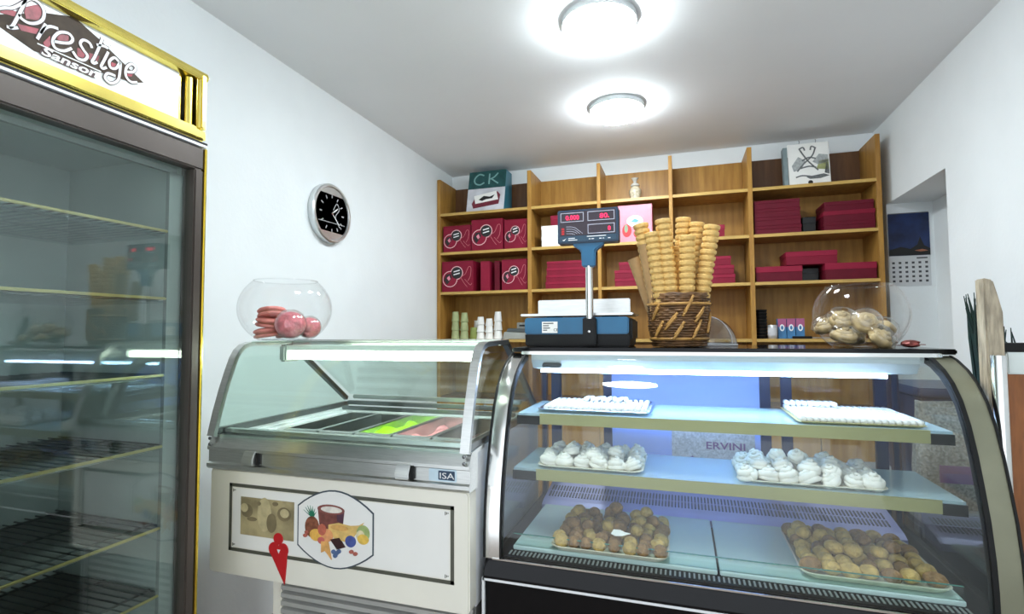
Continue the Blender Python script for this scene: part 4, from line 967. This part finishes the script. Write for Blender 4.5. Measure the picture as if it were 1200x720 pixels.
M().prism([(-.075,.055),(.115,.05),(.115,.075),(-.06,.082)], -.075, .09, 'y').build('device_lid', mat('device_dark', (.09,.10,.10), .35, noise=.2, scale=12), dv, bevel=.004)
M().box(-.02, .095, .02, .085, .075, .125).build('slot_box', GPLAST, dv, bevel=.004)
M().box(.0, .085, .0185, .021, .095, .108).build('slot', INK, dv)
# right bay
bc = thing('black_cup_stack', 'stack of black ribbed cups at the left of the right bay', 'cups', (.500, 3.72, cz_))
for k in range(9): M().lathe([(.030,0),(.033,.012),(.036,.016),(.034,.02),(.028,.02)], 18, (0,0,k*.021)).build('cup', RUBBER, bc, smooth='auto')
cn = thing('metal_can', 'small pale metal can beside the black cups', 'can', (.560, 3.69, cz_))
M().lathe([(.026,0),(.028,.003),(.028,.085),(.026,.088),(.024,.086),(1e-4,.086)], 20).build('can_body', mat('can_pale', (.55,.56,.56), .3, .5, noise=.15, scale=20), cn, smooth='auto')
M().lathe([(.0284,.02),(.0284,.07)], 20).build('can_label', mat('can_label', (.66,.66,.68), .5, noise=.2, scale=30), cn, smooth='auto')
for k, nm in enumerate(('left','middle','right')):
    x = .617+k*.052
    t = thing('blue_carton', nm + ' blue carton with pink and white mark in the right bay', 'carton', (x, 3.73, cz_), group='blue cartons in the right bay')
    M().box(-.024, .024, -.03, .03, 0, .128).build('carton_body', mat('carton_blue', (.05,.20,.42), .4, noise=.2, scale=20), t, bevel=.001, seg=1)
    M().box(-.024, .024, -.0305, -.03, .075, .128).build('pink_band', mat('carton_pink', (.42,.10,.22), .4, noise=.2, scale=20), t)
    M().prism(ell(0,.07,.014,.022), -.0316, -.03, 'y').build('white_mark', WHITEI, t)
    M().prism(ell(0,.07,.007,.013), -.0320, -.03, 'y').build('mark_centre', MATS['carton_blue'], t)
rmt = thing('black_knife', 'black handled knife lying flat in front of blue cartons', 'knife', (.76, 3.68, cz_))
M().prism([(-.09,-.010),(.02,-.014),(.02,.012),(-.09,.010)], 0, .016, 'z').build('knife_handle', RUBBER, rmt, bevel=.003)
M().prism([(.02,-.010),(.11,-.004),(.13,.004),(.02,.010)], .005, .008, 'z').build('knife_blade', STEEL, rmt)

# ------------------------------------------------------------------ wall clock
ck = thing('wall_clock', 'round silver rimmed clock with black face on the left wall', 'clock', (XL, 2.325, 2.0))
CR = .158
M().lathe([(CR-.004,0),(CR,.006),(CR,.034),(CR-.006,.040),(CR-.016,.040),(CR-.020,.034),(CR-.020,0)], 48, ax='x').build('rim', mat('clock_silver', (.70,.72,.72), .28, .9, noise=.06, scale=9), ck, smooth='auto')
M().lathe([(1e-4,.030),(CR-.019,.030)], 48, ax='x').build('face', INK, ck)
for sgn in (1, -1):
    seg_ = []
    a0 = math.asin(.100/(CR-.02))
    for i in range(13):
        a = a0+(PI-2*a0)*i/12; seg_.append(((CR-.0195)*math.cos(a), sgn*(CR-.0195)*math.sin(a)))
    M().prism(seg_, .0302, .0325, 'x').build('silver_segment', MATS['clock_silver'], ck)
tk = M()
for i in range(12):
    a = i*PI/6; r_ = .092
    tk.obox((.0310, r_*math.sin(a), r_*math.cos(a)), (.0012, .006, .018), (-a,0,0))
tk.build('hour_marks', mat('mark_grey', (.45,.46,.47), .5, noise=.1, scale=20), ck)
M().obox((.0325,.022,.016), (.0015,.006,.060), (-.95,0,0)).build('hour_hand', WHITEI, ck)
M().obox((.0335,.028,-.026), (.0015,.004,.085), (-2.3,0,0)).build('minute_hand', WHITEI, ck)
sw = M(); ribbon(sw, spline([(.01,.02),(.04,.06),(.06,.03),(.03,-.01),(.05,-.05),(.08,-.07)]), .005, .0312, 'x'); ribbon(sw, spline([(-.11,-.052),(0,-.050),(.11,-.048)]), .003, .0312, 'x')
sw.build('face_drawing', MATS['mark_grey'], ck)
M().lathe([(.007,.030),(.007,.036),(1e-4,.037)], 14, ax='x').build('centre_pin', CHROME, ck)

# ------------------------------------------------------------------ calendar in the wall recess
cl = thing('wall_calendar', 'wall calendar with dark blue night photo in the right recess', 'calendar', (1.345, NY1, 1.63))
M().box(-.112, .100, -.004, -.001, 0, .185).build('date_sheet', mat('calendar_paper', (.62,.63,.64), .6, noise=.05, scale=9), cl)
ph = M().box(-.112, .100, -.007, -.0005, .185, .445).build('photo_sheet', mat('night_photo', (.012,.030,.12), .4, noise=.7, scale=9), cl)
M().prism([(-.112,.187),(.100,.187),(.100,.225),(.07,.245),(.05,.30),(.035,.25),(.0,.225),(-.05,.24),(-.112,.222)], -.0076, -.007, 'y').build('photo_skyline', INK, ph)
M().prism([(.02,.215),(.06,.222),(.09,.212),(.05,.207)], -.0080, -.0076, 'y').build('photo_lights', mat('amber_print', (.45,.16,.08), .5, noise=.4, scale=60), ph)
dm_ = M()
for j in range(5):
    for i in range(6): dm_.box(-.098+i*.034, -.098+i*.034+.014, -.0048, -.004, .135-j*.028, .135-j*.028+.013)
dm_.box(.03,.085,-.0048,-.004,.165,.173).build('date_print', mat('date_ink', (.06,.06,.07), .5, noise=.2, scale=40), cl, kind='stuff')
M().tube([(-.11,-.004,.446),(.098,-.004,.446)], .004, 6).build('binding', STEELD, cl)

# ------------------------------------------------------------------ counter gate right of the case
gt = thing('counter_gate', 'reddish brown wooden counter gate with pale flap beside the case', 'gate', (0,0,0))
M().box(.712, 1.20, 1.495, 1.520, .06, 1.262).build('gate_panel', WOODR, gt, bevel=.002)
M().box(.708, 1.22, 1.485, 1.55, 1.258, 1.308).build('counter_flap', PALEW, gt, bevel=.003)
M().box(.708, 1.22, 1.495, 1.54, 1.308, 1.329).build('dark_strip', RUBBER, gt, bevel=.003)
M().box(.72, 1.19, 1.50, 1.54, 0, .06).build('gate_foot', OAKD, gt)
hn = M().lathe([(.003,0),(.017,.004),(.021,.018),(.017,.032),(.007,.040),(.007,.052)], 24, (.716,1.443,.832), ax='y').build('ball_knob', CHROME, gt, smooth=True)
ps = thing('gate_post', 'worn beige wooden post with upright steel tube beside the display case', 'post', (.686,1.49,0))
pv = M().prism([(-.016,0),(.018,0),(.018,1.40),(.010,1.44),(.002,1.475),(-.016,1.480)], -.010, .030, 'y').build('wood_post', OLDWOOD, ps, bevel=.003)
M().lathe([(.0155,.815),(.0165,.818),(.0165,.828),(.0150,.832),(.0150,1.30),(.0150,1.302)], 20, (-.004,-.028,0)).build('steel_tube', CHROME, ps, smooth='auto')
for z in (.9, 1.25): M().box(-.006,.006,-.020,-.008,z,z+.02).build('tube_bracket', STEELD, ps)
# dark bristly broom head leaning behind the case end
bb_ = thing('bristle_broom', 'dark green bristly broom standing head up behind the case end', 'broom', (.872, 1.885, 0))
M().lathe([(.014,0),(.014,1.02)], 12).build('broom_handle', OLDWOOD, bb_, smooth='auto')
M().box(-.048, .060, -.02, .02, 1.02, 1.20).build('broom_head', GREEND, bb_, bevel=.006)
br_ = M()
for k in range(90):
    x, y = random.uniform(-.05,.05), random.uniform(-.018,.018); h_ = random.uniform(.22,.33)-1.6*max(0,x+.03)
    br_.tube([(x,y,1.15),(x*1.15+random.uniform(-.01,.01),y,1.15+h_*.6),(x*1.2+random.uniform(-.03,.01),y*1.4,1.15+h_)], [.0045,.0040,.0012], 4)
br_.build('bristles', GREEND, bb_, kind='stuff')

# ------------------------------------------------------------------ low cabinet and goods behind the right end of the case
lc = thing('low_cabinet', 'dark low cabinet against right wall seen through the case end glass', 'cabinet', (1.0, 2.52, 0))
dk = mat('dark_laminate', (.035,.038,.045), .45, noise=.2, scale=7)
M().box(-.22, .22, -.36, .36, .05, .70).build('cabinet_body', dk, lc, bevel=.003)
M().box(-.23, .225, -.37, .37, .70, .74).build('cabinet_top', mat('grey_laminate', (.20,.21,.22), .4, noise=.15, scale=9), lc, bevel=.003)
M().box(-.21, .21, -.34, .34, 0, .05).build('cabinet_plinth', RUBBER, lc)
for k in (-1, 1):
    d = M().box(-.228, -.221, k*.175-.165, k*.175+.165, .08, .68).build('cabinet_door', dk, lc, bevel=.002)
    M().box(-.240, -.228, k*.04-.006, k*.04+.006, .45, .58).build('handle', STEEL, d, bevel=.003)
sk = thing('paper_sack', 'grey dotted paper sack standing on the dark low cabinet', 'sack', (.905, 2.27, .7405))
sb_ = M(); n_ = 20
for j, (w_, d_, z_) in enumerate(((.095,.060,0),(.105,.068,.03),(.108,.070,.12),(.104,.064,.20),(.100,.045,.27),(.100,.018,.32),(.100,.010,.36))):
    for i in range(n_):
        a = 2*PI*i/n_; c_, s_ = math.cos(a), math.sin(a)
        sb_.v.append((w_*abs(c_)**.5*(1 if c_ > 0 else -1), d_*abs(s_)**.6*(1 if s_ > 0 else -1), z_+.006*math.sin(3*a+j)*(j > 0)))
for j in range(6):
    for i in range(n_): sb_.f.append((j*n_+i, j*n_+(i+1)%n_, (j+1)*n_+(i+1)%n_, (j+1)*n_+i))
sb_.f.append(tuple(range(n_))[::-1]); sb_.f.append(tuple(6*n_+i for i in range(n_)))
sb_.build('sack_body', mat('dotted_sack', (.40,.39,.36), .6, noise=.6, scale=130), sk, smooth='auto')
M().box(-.06, .06, -.0705, -.068, .09, .15).build('sack_print', MATS['purple_ink'], sk)
nb = thing('storage_box', 'navy lidded storage box behind the dotted sack on low cabinet', 'storage box', (1.04, 2.62, .7405))
M().prism([(-.15,0),(.15,0),(.165,.36),(-.165,.36)], -.20, .20, 'y').build('box_body', NAVY, nb, bevel=.006)
M().box(-.172, .172, -.21, .21, .36, .395).build('box_lid', mat('lid_navy', (.03,.045,.11), .35, noise=.15, scale=9), nb, bevel=.006)
